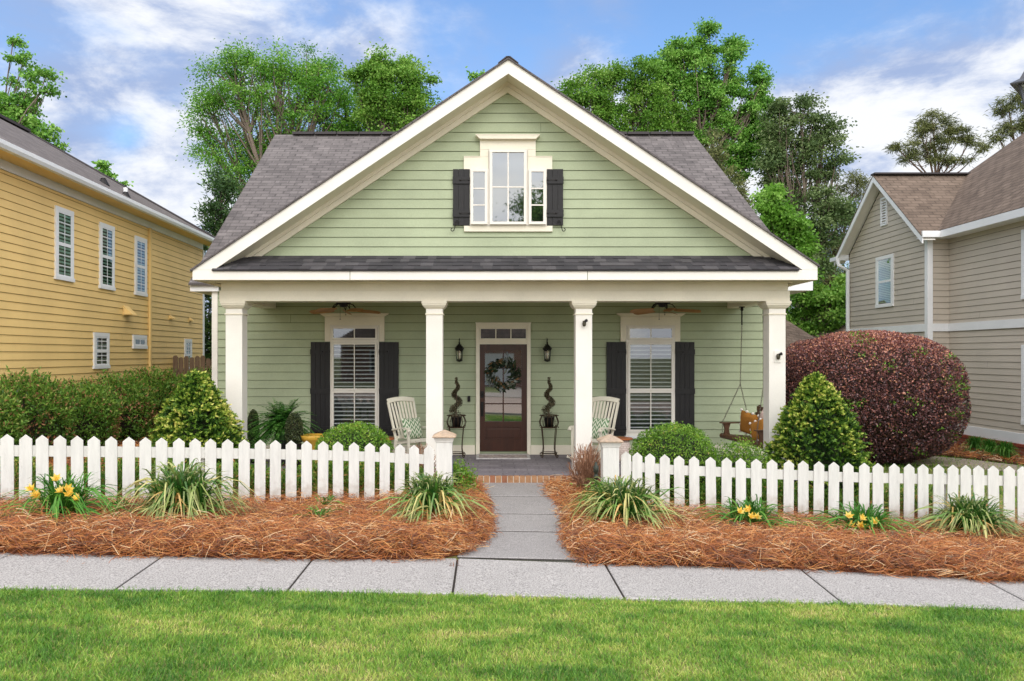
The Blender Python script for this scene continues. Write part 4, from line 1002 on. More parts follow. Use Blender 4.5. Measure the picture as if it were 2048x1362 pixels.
twin(1753.8, 1788.8, 507, 612, WXw)
twin(2046, 2130, 440, 590, TX); twin(2046, 2130, 688, 860, TX)
Y0, s0 = txy(1763.8, WXw); Y1, s1 = txy(1776.3, WXw); z1, z0 = CH - (392 - PY) / s1, CH - (449 - PY) / s1
mb = MB(); a, b = Y1, Y0
mb.box(WXw - .05, WXw - .003, a, b, z1 - .05, z1); mb.box(WXw - .05, WXw - .003, a, b, z0, z0 + .05); mb.box(WXw - .05, WXw - .003, a, a + .05, z0 + .05, z1 - .05); mb.box(WXw - .05, WXw - .003, b - .05, b, z0 + .05, z1 - .05)
z = z0 + .07
while z < z1 - .08: mb.obox((WXw - .028, (a + b) / 2, z + .02), (.014, 0, .02), (0, (b - a) / 2 - .05, 0), (.003, 0, -.002)); z += .075
mb.build('gable_vent', M['white'], TH)

# ---- distant house roofs between the two
DH = thing('distant_house', 'brown shingle rooftops of a low house seen past the right porch column', 'house', (10.5, 27, 0), 0)
mb = MB(); Yd = 27.5
q = [P(1530, 615, Yd), P(1575, 641, Yd), P(1640, 682, Yd - .5), P(1640, 730, Yd - 2), P(1480, 730, Yd - 2), P(1480, 600, Yd)]
mb.add(q, [(0, 5, 4, 3, 2, 1)])
mb.build('hip_roof', M['shingleb'], DH, uv=((0, 0, 0), (1, 0, 0), (0, .4, 1)))
mb = MB(); q = [P(1590, 668, Yd + 1), P(1640, 664, Yd + 1), P(1668, 656, Yd + 1), P(1690, 645, Yd + 1), P(1720, 622, Yd + 1), P(1760, 600, Yd + 1), P(1760, 740, Yd - 1), P(1590, 740, Yd - 1)]
mb.add(q, [(0, 7, 6, 5, 4, 3, 2, 1)])
mb.build('main_roof', M['shingleb'], DH, uv=((0, 0, 0), (1, 0, 0), (0, .4, 1)))
mb = MB(); a = P(1480, 728, Yd - 1.2); b = P(1700, 728, Yd - .8); mb.box(a[0], b[0], Yd - .8, Yd + .6, -.3, 1.9); mb.build('wall', M['tan'], DH)

# ---- wooden privacy fence between the houses
FW = thing('wooden_fence', 'weathered brown wooden fence between the yellow house and the cottage', 'fence', (-7, 22, 0))
wf = paint('old_fence_wood', lin(122, 100, 80), .85, .3, 3, 40, .4, stretch=(5, 5, .5))
for i in range(22):
    x = -9.0 + i * .155; mb = MB(); h = 2.02 + random.uniform(-.04, .07)
    mb.prism([(x, .1), (x + .135, .1), (x + .135, h - .05), (x + .1, h), (x + .035, h), (x, h - .05)], 22 + random.uniform(0, .01), 22.022); mb.build('picket', wf, FW)
mb = MB(); mb.box(-9, -5.4, 22.03, 22.07, 1.6, 1.69); mb.build('rail', wf, FW); mb = MB(); mb.box(-9, -5.4, 22.03, 22.07, .5, .59); mb.build('rail', wf, FW)

# ---- street lamp at the right edge
SL = thing('street_lamp', 'dark grey lantern street lamp cut off by the right edge of the photo', 'street lamp', (6.42, 9.0, -.24))
lx, ly = 6.42, 9.0
sg_ = paint('lamp_grey_metal', lin(88, 90, 96), .4, .1, metal=.3)
mb = MB(); mb.lathe([(.16, -.24), (.16, .1), (.09, .25), (.06, .6), (.045, 4.55), (.08, 4.6), (.10, 4.66), (.05, 4.7)], (lx, ly, 0), 14); mb.build('pole', sg_, SL, True)
mb = MB(); mb.lathe([(.38, 5.24), (.385, 5.255), (.27, 5.31), (.2, 5.43), (.12, 5.5), (.03, 5.54), (.03, 5.6), (.001, 5.66)], (lx, ly, 0), 4); mb.lathe([(.38, 5.239), (.25, 5.25)], (lx, ly, 0), 4)
hd = mb.build('lamp_head', sg_, SL)
mb = MB()
for k in range(4): a = math.pi / 2 * k; mb.bar((lx + .27 * math.cos(a), ly + .27 * math.sin(a), 5.24), (lx + .13 * math.cos(a), ly + .13 * math.sin(a), 4.72), .022, .022)
mb.build('cage', sg_, hd)
mb = MB(); mb.lathe([(.25, 5.235), (.12, 4.73)], (lx, ly, 0), 4); mb.build('glass', M['lampglass'], hd)

# ---- brick house across the street, mirrored in the door glass
BH = thing('brick_house', 'brick house across the street mirrored in the front door glass', 'house', (-2, -24, 0), 0)
bz = -.1
mb = MB(); mb.box(-10, 5.5, -30, -22, bz - .3, 3.0); mb.build('wall', brickmat('facing_brick', lin(150, 100, 78), lin(176, 124, 98), lin(190, 178, 165), .2, .075, .01), BH, uv=((0, 0, 0), (1, .3, 0), (0, 0, 1)))
mb = MB(); mb.add([(-10.5, -21.5, 2.95), (6, -21.5, 2.95), (6, -30.5, 2.95), (-10.5, -30.5, 2.95), (-6, -26, 6.2), (1.5, -26, 6.2)], [(1, 0, 4, 5), (3, 2, 5, 4), (0, 3, 4), (2, 1, 5), (0, 1, 2, 3)]); mb.build('roof', M['shingleb'], BH, uv=((0, 0, 0), (1, 0, 0), (0, .8, .6)))
mb = MB(); mb.box(-1.2, 1.6, -21.99, -21.94, bz, 2.2); mb.build('garage_door', M['creamw'], BH)
for x in (-7.5, -4, 3.4):
    mb = MB(); bars(mb, x - .55, x + .55, .9, 2.4, -21.99, -21.93, .08) ; mb.box(x - .47, x + .47, -21.985, -21.96, .98, 2.32, 1); mb.build('window', [M['white'], M['dark']], BH)
mb = MB(); mb.add([(-1.6, -21.9, -.02), (2.0, -21.9, -.05), (2.0, -9, -.06), (-1.6, -9, .08)], [(0, 1, 2, 3)]); tag(mb.build('driveway', M['drive']), kind='structure')
# ============================================================ PICKET FENCES, PORCH FURNITURE
L_tips = [15.7, 51.3, 86, 120.3, 155.8, 189.7, 223.2, 257, 290.5, 323.7, 356.8, 390, 421, 453.8, 487.7, 519.6, 550.3, 581.7, 612.8, 645.2, 676.4, 707.3, 738, 768.5, 798.2, 828.6, 857.4]
L_tips = [-92, -56, -20] + L_tips
Ls = lambda px: 166.5 - 24.5 * px / 857
Lz = lambda px: CH - (np.interp(px, [15, 676, 857], [868, 882.7, 890.6]) - 710 - (0 if px > 15 else (15 - px) * .022)) / Ls(px)
R_tips = [1251.8, 1274, 1300, 1328.7] + [1340 + q / 2.893 for q in (55, 142, 238, 325, 410, 498, 590, 683, 769, 856, 943, 1031, 1119, 1203, 1296, 1379, 1463, 1550, 1630, 1705, 1785, 1872, 1958, 2040)] + [2074, 2103, 2131]
Rs = lambda px: 143 + 6 * (px - 1250) / 780
Rz = lambda px: CH - (np.interp(px, [1252, 1359, 1696, 2017, 2131], [902.5, 910.9, 924.7, 931.6, 935]) - 710) / Rs(px)
def fence(tips, S, Z, lab, post_px, end_sign, nm_group):
    pt = lambda px: np.array(((px - PX) / S(px), F / S(px)))
    a, b = pt(tips[0]), pt(tips[-1]); u = (b - a) / np.linalg.norm(b - a); nrm = np.array((u[1], -u[0]))   # towards the street
    if nrm[1] > 0: nrm = -nrm
    T = thing('picket_fence', lab, 'fence', (float((a + b)[0] / 2), float((a + b)[1] / 2), 0))
    u3 = np.array((u[0], u[1], 0)); n3 = np.array((nrm[0], nrm[1], 0))
    tops = []
    for px in tips:
        p = pt(px); zt = float(Z(px)); tops.append(zt); hw_ = .0695 + random.uniform(-.002, .002)
        tilt = random.uniform(-.011, .011); c = np.array((p[0], p[1], 0)); off = random.uniform(0, .004)
        poly = [(-hw_, zt - 1.05), (hw_, zt - 1.05), (hw_ + tilt, zt - .058), (tilt, zt), (-hw_ + tilt, zt - .058)]
        mb = MB(); mb.prismf(poly, lambda a_, b_, d: tuple(c + u3 * a_ + n3 * d + np.array((0, 0, b_))), .0 + off, .019 + off)
        mb.build('picket', M['fencew'], T, bevel=.003)
    # rails
    pa, pb = pt(tips[0] - 12), pt(tips[-1] + (6 if end_sign > 0 else 12)); 
    if end_sign < 0: pa = pt(tips[0] - 8)
    za, zb = float(Z(tips[0])), float(Z(tips[-1]))
    for dz in (.205, .90):
        mb = MB(); segs = 8
        for i in range(segs):
            p, q = lerp(pa, pb, i / segs), lerp(pa, pb, (i + 1) / segs)
            zp = float(Z(lerp(tips[0], tips[-1], i / segs))) - dz; zq = float(Z(lerp(tips[0], tips[-1], (i + 1) / segs))) - dz
            P0, P1 = np.array((p[0], p[1], zp)) - n3 * .021, np.array((q[0], q[1], zq)) - n3 * .021
            mb.bar(P0, P1 + (P1 - P0) * .001, .038, .13)
        mb.build('rail', M['fencew'], T)
    for px in post_px:
        p = pt(px) - nrm * .09; zt = float(Z(px)) - .13; mb = MB(); mb.box(p[0] - .045, p[0] + .045, p[1] - .045, p[1] + .045, zt - 1.1, zt); mb.build('post', M['fencew'], T)
    return T
FL = fence(L_tips, Ls, Lz, 'white picket fence left of the walkway behind the lily clumps', [402, -50], 1, '')
FR = fence(R_tips, Rs, Rz, 'white picket fence right of the walkway in front of the purple shrub', [1889], -1, '')
capm = paint('weathered_cap_wood', lin(190, 164, 138), .85, .25, 6, 50, .5, c2=lin(150, 138, 126))
def gatepost(px, s, ytop, lab_parent, hinge):
    x, y = (px - PX) / s, F / s + .06; zt = CH - (ytop - PY) / s; k = .112
    mb = MB(); mb.lathe([(k, -.3), (k, zt - .13)], (x, y, 0), square=True)
    post = mb.build('post', M['fencew'], lab_parent, bevel=.004)
    mb = MB(); mb.lathe([(k + .002, zt - .17), (k + .012, zt - .165), (k + .014, zt - .15), (k + .03, zt - .115), (k + .03, zt - .104), (k, zt - .104)], (x, y, 0), square=True); mb.build('moulding', M['fencew'], post)
    mb = MB(); mb.lathe([(k + .052, zt - .102), (k + .055, zt - .088), (k + .03, zt - .068), (.005, zt)], (x, y, 0), square=True); mb.build('cap', capm, post)
    if hinge: mb = MB(); mb.box(x + k + .002, x + k + .012, y - .10, y - .08, -.1, zt - .36); mb.build('side_strip', paint('blue_grey_strip', lin(120, 120, 140), .4, .1, metal=.4), post)  # narrow blue-grey strip along the walkway side of the post
gatepost(888.5, 141, 860, FL, True); gatepost(1221, 144, 869, FR, False)

# ---- path light stake
x, y = (1192 - PX) / 150, F / 150
T = thing('path_light', 'slim dark path light standing beside the right gate post', 'garden light', (x, y, 0))
pl = paint('dark_green_metal', lin(46, 52, 42), .5, .3)
mb = MB(); mb.tube([(x, y, -.05), (x, y, .46)], .013, 8); mb.build('stake', pl, T)
mb = MB(); mb.lathe([(.014, .44), (.034, .46), (.034, .49), (.024, .5), (.024, .53), (.036, .54), (.036, .62), (.022, .63), (.02, .66), (.001, .68)], (x, y, 0), 12); mb.build('lamp_head', pl, T, True)

# ---- doormat
mb = MB(); mb.box(-.255, .745, 14.34, 14.92, .172, .186)
def rugmat():
    m, n, b, o = newmat('doormat_weave'); t = n.nodes.new('ShaderNodeTexCoord')
    v = n.nodes.new('ShaderNodeTexVoronoi'); v.inputs['Scale'].default_value = 9; n.links.new(t.outputs['Object'], v.inputs['Vector'])
    c = ramp(n, v.outputs['Distance'], [(.15, lin(150, 118, 108)), (.35, lin(196, 182, 170)), (.6, lin(128, 110, 110))])
    f = nz(n, 60, 3); c = mixn(n, .35, c, ramp(n, f, [(.3, lin(90, 80, 84)), (.7, lin(220, 212, 204))])); n.links.new(c, b.inputs['Base Color']); b.inputs['Roughness'].default_value = .95; bumpn(n, f, b, .5, .01); return m
T = thing('doormat', 'faded patterned doormat in front of the front door', 'doormat', (.245, 14.6, .17))
mb.build('mat', rugmat(), T, bevel=.004)
mb = MB(); bars(mb, -.26, .75, 0, .59, 0, .02, .05); mb.v = [(a, 14.335 + c, .172 + b) for a, b, c in mb.v]; mb.build('border', paint('mat_border', lin(196, 192, 190), .95, .3, 20, 60, .4), T)

# ---- rocking chairs
chm = paint('cream_chair_paint', lin(226, 220, 202), .5, .06)
def rocking_chair(lab):
    T = thing('rocking_chair', lab, 'rocking chair', (0, 0, 0), group='rocking chairs on the porch')
    # local: faces -y, z=0 floor
    mb = MB()
    for i in range(9): y = -.24 + i * .058; mb.bar((-.27, y, .45 - (y + .24) * .16), (.27, y, .45 - (y + .24) * .16), .046, .018, up=(0, .16, 1))
    mb.bar((-.25, -.25, .425), (.25, -.25, .425), .02, .05); mb.bar((-.25, .24, .35), (.25, .24, .35), .02, .05); mb.bar((-.26, -.25, .43), (-.26, .24, .35), .02, .05); mb.bar((.26, -.25, .43), (.26, .24, .35), .02, .05)
    mb.build('seat', chm, T)
    mb = MB(); B0 = np.array((0, .23, .36)); B1 = np.array((0, .50, 1.13)); d = (B1 - B0) / np.linalg.norm(B1 - B0)
    for sx in (-1, 1): mb.bar(B0 + (sx * .255, 0, 0), B1 + (sx * .285, 0, -.02), .045, .03, up=(0, 1, 0))
    mb.bar(B0 + (-.24, 0, .1), B0 + (.24, 0, .1), .03, .06, up=d)
    n_ = 9; top = []
    for i in range(n_):
        a = -1 + 2 * i / (n_ - 1); b_ = -1 + 2 * (i + 1) / (n_ - 1)
        if i < n_ - 1:
            za, zb = .035 * (1 - a * a), .035 * (1 - b_ * b_); mb.bar(B1 + (a * .3, 0, za), B1 + (b_ * .3, 0, zb), .028, .085, up=d)
    for i in range(7): x = -.2 + i * .0667; mb.bar(B0 + (x * .95, -.0, .12), B1 + (x * 1.08, 0, -.02), .04, .014, up=(0, 1, 0))
    mb.build('backrest', chm, T)
    for sx in (-1, 1):
        mb = MB(); pts = [(sx * .29, .30, .60), (sx * .305, .1, .635), (sx * .315, -.1, .66), (sx * .32, -.24, .665), (sx * .32, -.31, .64), (sx * .32, -.33, .60)]
        for p, q in zip(pts[:-1], pts[1:]): mb.bar(p, q, .07, .026)
        mb.ball((sx * .32, -.315, .625), .036, .03, .03); mb.build('armrest', chm, T)
        mb = MB(); mb.bar((sx * .29, -.26, .06), (sx * .30, -.25, .655), .042, .042, up=(0, 1, 0)); mb.build('leg', chm, T)
        mb = MB(); mb.bar((sx * .29, .26, .05), (sx * .27, .235, .42), .042, .042, up=(0, 1, 0)); mb.build('leg', chm, T)
        mb = MB(); pts = []
        for i in range(15): t = -1 + 2 * i / 14; pts.append((sx * .29, .05 + t * .50, .025 + .10 * t * t))
        for p, q in zip(pts[:-1], pts[1:]): mb.bar(p, q, .034, .045)
        mb.build('rocker', chm, T)
    mb = MB(); mb.bar((-.29, -.26, .20), (.29, -.26, .20), .025, .03); mb.bar((-.28, .255, .18), (.28, .255, .18), .025, .03); mb.bar((-.29, -.26, .23), (-.28, .25, .21), .025, .025); mb.bar((.29, -.26, .23), (.28, .25, .21), .025, .025)
    mb.build('stretcher', chm, T)
    return T
c1 = rocking_chair('cream slatted rocking chair beside the second porch column, left of the front door')
c1.location = (-1.36, 13.98, .17); c1.rotation_euler = (0, 0, R(38))
c1.scale = (.95, .95, .96)
c2 = copy_tree(c1); c2['label'] = 'cream slatted rocking chair partly hidden by the column with the small camera'
c2.location = (1.86, 14.02, .17); c2.rotation_euler = (0, 0, R(-36))
# cushions
def chevmat():
    m, n, b, o = newmat('chevron_fabric'); t = n.nodes.new('ShaderNodeTexCoord'); sp = n.nodes.new('ShaderNodeSeparateXYZ'); n.links.new(t.outputs['Object'], sp.inputs[0])
    def mt(op, a, b_=None):
        q = n.nodes.new('ShaderNodeMath'); q.operation = op
        for i, v in enumerate((a, b_)):
            if v is None: continue
            if isinstance(v, (int, float)): q.inputs[i].default_value = v
            else: n.links.new(v, q.inputs[i])
        return q.outputs[0]
    zig = mt('MULTIPLY', mt('ABSOLUTE', mt('SUBTRACT', mt('FRACT', mt('MULTIPLY', sp.outputs['X'], 11)), .5)), 2)
    k = mt('FRACT', mt('ADD', mt('MULTIPLY', sp.outputs['Z'], 11), zig))
    c = ramp(n, k, [(.49, lin(98, 132, 92)), (.51, lin(214, 216, 196))]); n.links.new(c, b.inputs['Base Color']); b.inputs['Roughness'].default_value = .9; return m
CHV = chevmat()
def cushion(name, mat, w_=.2, h_=.2, t=.07, seedp=0, loc=(0, 0, 0), rot=(0, 0, 0), lab='', cat='cushion', parent=None, group=None):
    n_ = 12; vs = []; 
    for sgn in (-1, 1):
        for i in range(n_ + 1):
            for j in range(n_ + 1):
                u, v = -1 + 2 * i / n_, -1 + 2 * j / n_
                th = t * (max(0, (1 - u ** 4) * (1 - v ** 4))) ** .55
                pin = 1 - .06 * (1 - abs(u)) * (v * v) * 1.0
                vs.append((w_ * u * (1 - .07 * (1 - v * v) * 0) * (1 - .05 * (1 - abs(v)) * abs(u)), sgn * th, h_ * v * (1 - .05 * (1 - abs(u)) * abs(v))))
    m_n = (n_ + 1) ** 2; fs = []
    for k in (0, 1):
        for i in range(n_):
            for j in range(n_):
                a = k * m_n + i * (n_ + 1) + j; f = (a, a + n_ + 1, a + n_ + 2, a + 1); fs.append(f if k == 0 else f[::-1])
    mb = MB(); mb.add(vs, fs); o = mb.build(name, mat, None, True)
    o.location = loc; o.rotation_euler = rot; tag(o, lab, cat, group); return o
def onchair(c, lp):  # local point on a chair to world
    a = c.rotation_euler.z; return (c.location[0] + lp[0] * math.cos(a) - lp[1] * math.sin(a), c.location[1] + lp[0] * math.sin(a) + lp[1] * math.cos(a), c.location[2] + lp[2])
for c, lab in ((c1, 'green and cream chevron cushion on the left rocking chair'), (c2, 'green and cream chevron cushion on the right rocking chair, mostly behind the column')):
    cushion('cushion', CHV, .2, .19, .06, loc=onchair(c, (.04, .14, .60)), rot=(R(-17), 0, c.rotation_euler.z), lab=lab, group='chevron cushions')

# ---- round side tables
wt = paint('orange_wood_top', lin(176, 104, 62), .45, .2, 4, 30, .1, stretch=(1, 6, 1))
dr = brickmat('whitewashed_drum', lin(214, 196, 186), lin(226, 210, 200), lin(188, 160, 150), .06, .035, .004, nscale=50, noise=.15, bump=.3)
def sidetable(x, y, lab):
    T = thing('side_table', lab, 'side table', (x, y, .17), group='round side tables beside the rocking chairs')
    mb = MB(); mb.lathe([(.19, .56), (.205, .565), (.205, .585), (.195, .592), (.001, .592)], (x, y, 0), 28); mb.build('tabletop', wt, T)
    mb = MB(); mb.lathe([(.13, .17), (.15, .2), (.165, .35), (.15, .5), (.13, .56)], (x, y, 0), 24)
    me = mb.build('base', dr, T, True); l = me.data.uv_layers.new(name='UVMap')
    for lp in me.data.loops:
        v = me.data.vertices[lp.vertex_index].co; l.data[lp.index].uv = (math.atan2(v.y, v.x) * .16, v.z)
sidetable(-1.93, 14.15, 'round wooden side table between the left rocking chair and the mounded shrub')
sidetable(2.40, 14.15, 'round side table with whitewashed drum base behind the right gate post')

# ---- wrought iron plant stands with spiral topiaries
def stand(x, y, lab, lab2):
    T = thing('plant_stand', lab, 'plant stand', (x, y, .17), group='scrolled iron plant stands by the door')
    br_ = M['bronze']
    z0 = .17; k = y - 0
    def ring(mb, r_, z, t=.008, n=20):
        mb.tube([(x + r_ * math.cos(2 * math.pi * i / n), y + r_ * math.sin(2 * math.pi * i / n), z) for i in range(n + 1)], t, 5, cap=False)
    for k in range(4):
        a = math.pi / 4 + k * math.pi / 2; c_, s_ = math.cos(a), math.sin(a)
        pts = []
        for t in np.linspace(0, 1, 8): aa = t * 4.2; pts.append((.205 + .022 * math.cos(aa), .72 - .022 * math.sin(aa) * 1))
        prof = [(.235, .73), (.22, .755), (.19, .74), (.185, .69), (.175, .6), (.155, .45), (.15, .33), (.165, .24), (.175, .19), (.195, .175), (.22, .185), (.225, .215), (.205, .225), (.198, .207)]
        mb = MB(); mb.tube([(x + r_ * c_, y + r_ * s_, z + .01) for r_, z in prof], .0085, 5); mb.build('leg', br_, T)
    mb = MB(); ring(mb, .13, .735); ring(mb, .165, .96, .01); ring(mb, .12, .74)
    for k in range(14):
        a = 2 * math.pi * k / 14; c_, s_ = math.cos(a), math.sin(a); mb.tube([(x + r_ * c_, y + r_ * s_, z) for r_, z in ((.13, .735), (.17, .78), (.185, .84), (.165, .90), (.145, .94), (.165, .97), (.185, .955))], .006, 4)
    mb.lathe([(.001, .735), (.12, .735), (.12, .742), (.001, .742)], (x, y, 0), 16); mb.build('basket', br_, T)
    mb = MB(); 
    for a in (-.05, .05): mb.bar((x - .14, y + a, .245), (x + .14, y + a, .245), .01, .01)
    for i in range(7): mb.bar((x - .12 + i * .04, y - .05, .245), (x - .12 + i * .04, y + .05, .245), .008, .008)
    ring(mb, .155, .26, .007)
    mb.build('shelf', br_, T)
    # topiary
    T2 = thing('spiral_topiary', lab2, 'topiary', (x, y, .745), group='spiral topiaries flanking the door')
    mb = MB(); mb.lathe([(.001, .745), (.075, .745), (.10, .92), (.104, .93), (.001, .925)], (x, y, 0), 18); mb.build('pot', M['iron'], T2, True)
    mb = MB(); mb.tube([(x, y, .92), (x, y, 1.66)], .009, 6); mb.build('trunk', BARK, T2)
    n = 3600; t = rng.random(n) ** .85; th = t * 2 * math.pi * 2.1 + 1.1
    R0 = .072 * (1 - t) ** .6 + .012; tr = .082 * (1 - t * .66); z = .97 + t * .62
    c = np.stack([x + R0 * np.cos(th), y + R0 * np.sin(th), z], 1); d = rdir(n); c = c + d * tr[:, None] * (rng.random(n) ** .4)[:, None]
    k2 = rng.random(300); cc = np.stack([x + rng.normal(0, .012, 300), y + rng.normal(0, .012, 300), 1.56 + k2 * .12], 1); c = np.concatenate([c, cc]); d = np.concatenate([d, rdir(300)])
    leaves('foliage', c, d + rdir(len(c)) * .7 + (0, 0, .3), .022, .013, rng.random(len(c)), LF['topiary'], T2)
BARK = paint('bark', lin(106, 88, 74), .9, .35, 3, 30, .7, stretch=(4, 4, .6))
LF = {}
LF['topiary'] = leafmat('topiary_leaves', [(0, lin(44, 40, 28)), (.5, lin(78, 70, 52)), (.8, lin(112, 102, 76)), (1, lin(146, 136, 106))], .5, .1)
stand((912.8 - PX) / 106, 14.62, 'scrolled iron plant stand left of the door, partly behind the gate post', 'small leaved spiral topiary left of the front door')
stand(1.113, 14.62, 'scrolled iron plant stand right of the door, standing free', 'small leaved spiral topiary right of the front door')

# ---- magnolia wreath on the door
x, z = U(1006, YW - .1), W(748.5, YW - .1)
T = thing('wreath', 'dark green magnolia leaf wreath hanging on the front door', 'wreath', (x, YW - .1, z))
n = 330; th = rng.uniform(0, 2 * np.pi, n); rr_ = rng.normal(.235, .045, n); dep = rng.uniform(-.05, .02, n)
C = np.stack([x + rr_ * np.cos(th), YW - .12 + dep, z + rr_ * np.sin(th)], 1)
rad = np.stack([np.cos(th), np.zeros(n), np.sin(th)], 1); tan_ = np.stack([-np.sin(th), np.zeros(n), np.cos(th)], 1)
D = rad * rng.normal(.6, .5, n)[:, None] + tan_ * rng.uniform(.2, 1.2, n)[:, None] + np.stack([np.zeros(n), rng.normal(-.3, .35, n), np.zeros(n)], 1)
LF['magnolia'] = leafmat('magnolia_leaves', [(0, lin(22, 34, 22)), (.55, lin(38, 54, 34)), (.8, lin(60, 72, 46)), (.9, lin(96, 72, 46)), (1, lin(128, 96, 62))], .25, .05, spec=.6)
leaves('leaf_ring', C, D, rng.uniform(.10, .15, n), .05, rng.random(n), LF['magnolia'], T, N=np.array([0, -1, 0]) + rng.normal(0, .5, (n, 3)))
mb = MB(); mb.tube([(x + .22 * math.cos(a), YW - .105, z + .22 * math.sin(a)) for a in np.linspace(0, 2 * math.pi, 25)], .02, 6, cap=False); mb.build('hoop', BARK, T)

# ---- porch swing
sw = paint('swing_walnut_wood', lin(98, 68, 48), .6, .3, 3, 25, .35, stretch=(3, .5, 3))
O = np.array((4.33, 14.42, .60)); Q = np.array((4.62, 13.12, .56)); u = (Q - O); Ls_ = np.linalg.norm(u[:2]); u = u / np.linalg.norm(u); bk_ = np.array((-u[1], u[0], 0)) ; bk_ /= np.linalg.norm(bk_); bk_ = bk_ * (1 if bk_[0] > 0 else -1)
T = thing('porch_swing', 'dark wooden porch swing hanging on chains at the right end of the porch', 'porch swing', (4.7, 13.8, .6))
S = lambda a, b, c: tuple(O + u * a + bk_ * b + np.array((0, 0, c)))
Ln = 1.34
mb = MB()
mb.tube([S(-.04, 0, 0), S(Ln + .1, 0, 0)], .046, 10)
for i in range(7): mb.bar(S(0, .08 + i * .075, .02 - i * .006), S(Ln, .08 + i * .075, .02 - i * .006), .06, .02)
for a in (.05, Ln / 2, Ln - .05): mb.bar(S(a, -.02, -.02), S(a, .56, -.05), .04, .05)
mb.build('seat', sw, T)
mb = MB()
for i in range(5): b = .58 + i * .03; mb.bar(S(.02, b, .06 + i * .11), S(Ln - .02, b, .06 + i * .11), .02, .085)
for a in (.05, Ln / 2, Ln - .05): mb.bar(S(a, .57, -.05), S(a, .74, .56), .035, .04)
mb.build('backrest', sw, T)
for a in (.08, Ln - .1):
    mb = MB(); mb.bar(S(a, -.09, .25), S(a, .66, .24), .085, .022)
    mb.prismf([(-.0 - .045, .03), (.075, .03), (.05, .13), (.085, .24), (-.055, .24), (-.02, .13)], lambda p, q, d: S(a + d, p + .02, q), -.02, .02)
    mb.bar(S(a, .6, .0), S(a, .62, .24), .04, .04); mb.build('armrest', sw, T)
def chain(mb, a, b, r_=.011):
    a, b = np.array(a), np.array(b); L = np.linalg.norm(b - a); n_ = max(int(L / .03), 2); d = (b - a) / L
    sx = np.cross(d, (0, 1, 0)); sx /= np.linalg.norm(sx); sy = np.cross(d, sx)
    for i in range(n_):
        c = a + d * L * (i + .5) / n_; e = sx if i % 2 else sy
        pts = [c + d * math.cos(t) * .021 + e * math.sin(t) * r_ for t in np.linspace(0, 2 * math.pi, 7)]; mb.tube(pts, .0035, 4, cap=False)
chm_ = paint('chain_steel', lin(120, 112, 104), .4, .15, metal=.4)
for a in (.08, Ln - .1):
    hub = S(a, .26, .62); hub = (4.63 + (.02 if a < .5 else .05), hub[1], 1.56)
    mb = MB(); top = (4.68, hub[1] - (.0 if a < .5 else .0), 2.99)
    chain(mb, (hub[0], hub[1], hub[2]), (top[0], top[1], 2.66)); chain(mb, S(a, -.05, .26), hub); chain(mb, S(a, .5, .26), hub); chain(mb, S(a, -.05, .02), S(a, -.05, .25)); mb.build('chain', chm_, T)
    mb = MB(); mb.tube([(top[0], top[1], 2.66 + i * .012) for i in range(22)], [.016 if i % 2 else .010 for i in range(22)], 8); mb.ball((top[0], top[1], 2.95), .03, .03, .04); mb.box(top[0] - .045, top[0] + .045, top[1] - .03, top[1] + .03, 2.978, 2.999); mb.build('spring', M['iron'], T)
mus = paint('mustard_velvet', lin(172, 116, 46), .9, .2, 8, 60, .4); pom = paint('pompom_wool', lin(232, 224, 214), .95, .1, 30, 90, .5); lin_ = paint('oatmeal_linen', lin(206, 190, 170), .95, .1, 10, 80, .4); blush = paint('blush_linen', lin(216, 190, 180), .95, .1, 10, 80, .4)
def swc(nm, mat_, a, b, c, w_, rot, lab, poms=0):
    o = cushion(nm, mat_, w_, w_, .075, loc=S(a, b, c), rot=rot, lab=lab)
    if poms:
        for k in range(12):
            t = k / 12 * 4; e = int(t); f = (t - e) * 2 - 1; q = [(f, -1), (1, f), (-f, 1), (-1, -f)][e]
            mb = MB(); mb.ball((q[0] * w_, 0, q[1] * w_), .026, .026, .026, 8, 6); ob = mb.build('pompom', pom, None, True); ob.parent = o
swc('pillow', mus, .36, .33, .26, .21, (R(8), R(12), R(-62)), 'mustard pillow with white pompoms leaning at the far end of the swing', 1)
swc('pillow', mus, .80, .26, .20, .18, (R(-14), R(-22), R(-58)), 'smaller mustard pillow with white pompoms in the middle of the swing', 1)
swc('pillow', blush, .72, .44, .33, .17, (R(4), R(30), R(-70)), 'blush fringed pillow tucked behind the mustard pillows')
swc('pillow', lin_, 1.22, .40, .24, .21, (R(10), R(5), R(-66)), 'plain oatmeal pillow at the near end of the swing')
# ============================================================ PLANTS
LF['elm'] = leafmat('elm_leaves', [(0, lin(66, 116, 32)), (.4, lin(98, 154, 46)), (.75, lin(132, 182, 70)), (1, lin(172, 204, 108))], .5, .4)
LF['oak'] = leafmat('oak_leaves', [(0, lin(68, 112, 36)), (.5, lin(110, 158, 54)), (1, lin(164, 196, 96))], .5, .35)
LF['gum'] = leafmat('gum_leaves', [(0, lin(68, 116, 40)), (.5, lin(110, 164, 60)), (1, lin(166, 204, 104))], .5, .3)
LF['dusky'] = leafmat('dusky_leaves', [(0, lin(60, 84, 44)), (.5, lin(98, 122, 68)), (1, lin(146, 162, 108))], .6, .3)
LF['lime'] = leafmat('lime_leaves', [(0, lin(84, 134, 40)), (.5, lin(120, 170, 62)), (1, lin(160, 200, 96))], .5, .4)
LF['pine'] = leafmat('pine_needles_green', [(0, lin(66, 74, 44)), (.5, lin(104, 112, 64)), (1, lin(146, 148, 92))], .6, .15)
LF['cedar'] = leafmat('cedar_leaves', [(0, lin(36, 60, 30)), (.5, lin(62, 94, 46)), (1, lin(104, 130, 68))], .6, .15)
TB = paint('tree_bark', lin(120, 106, 94), .9, .3, 2, 20, .6, stretch=(4, 4, .5))
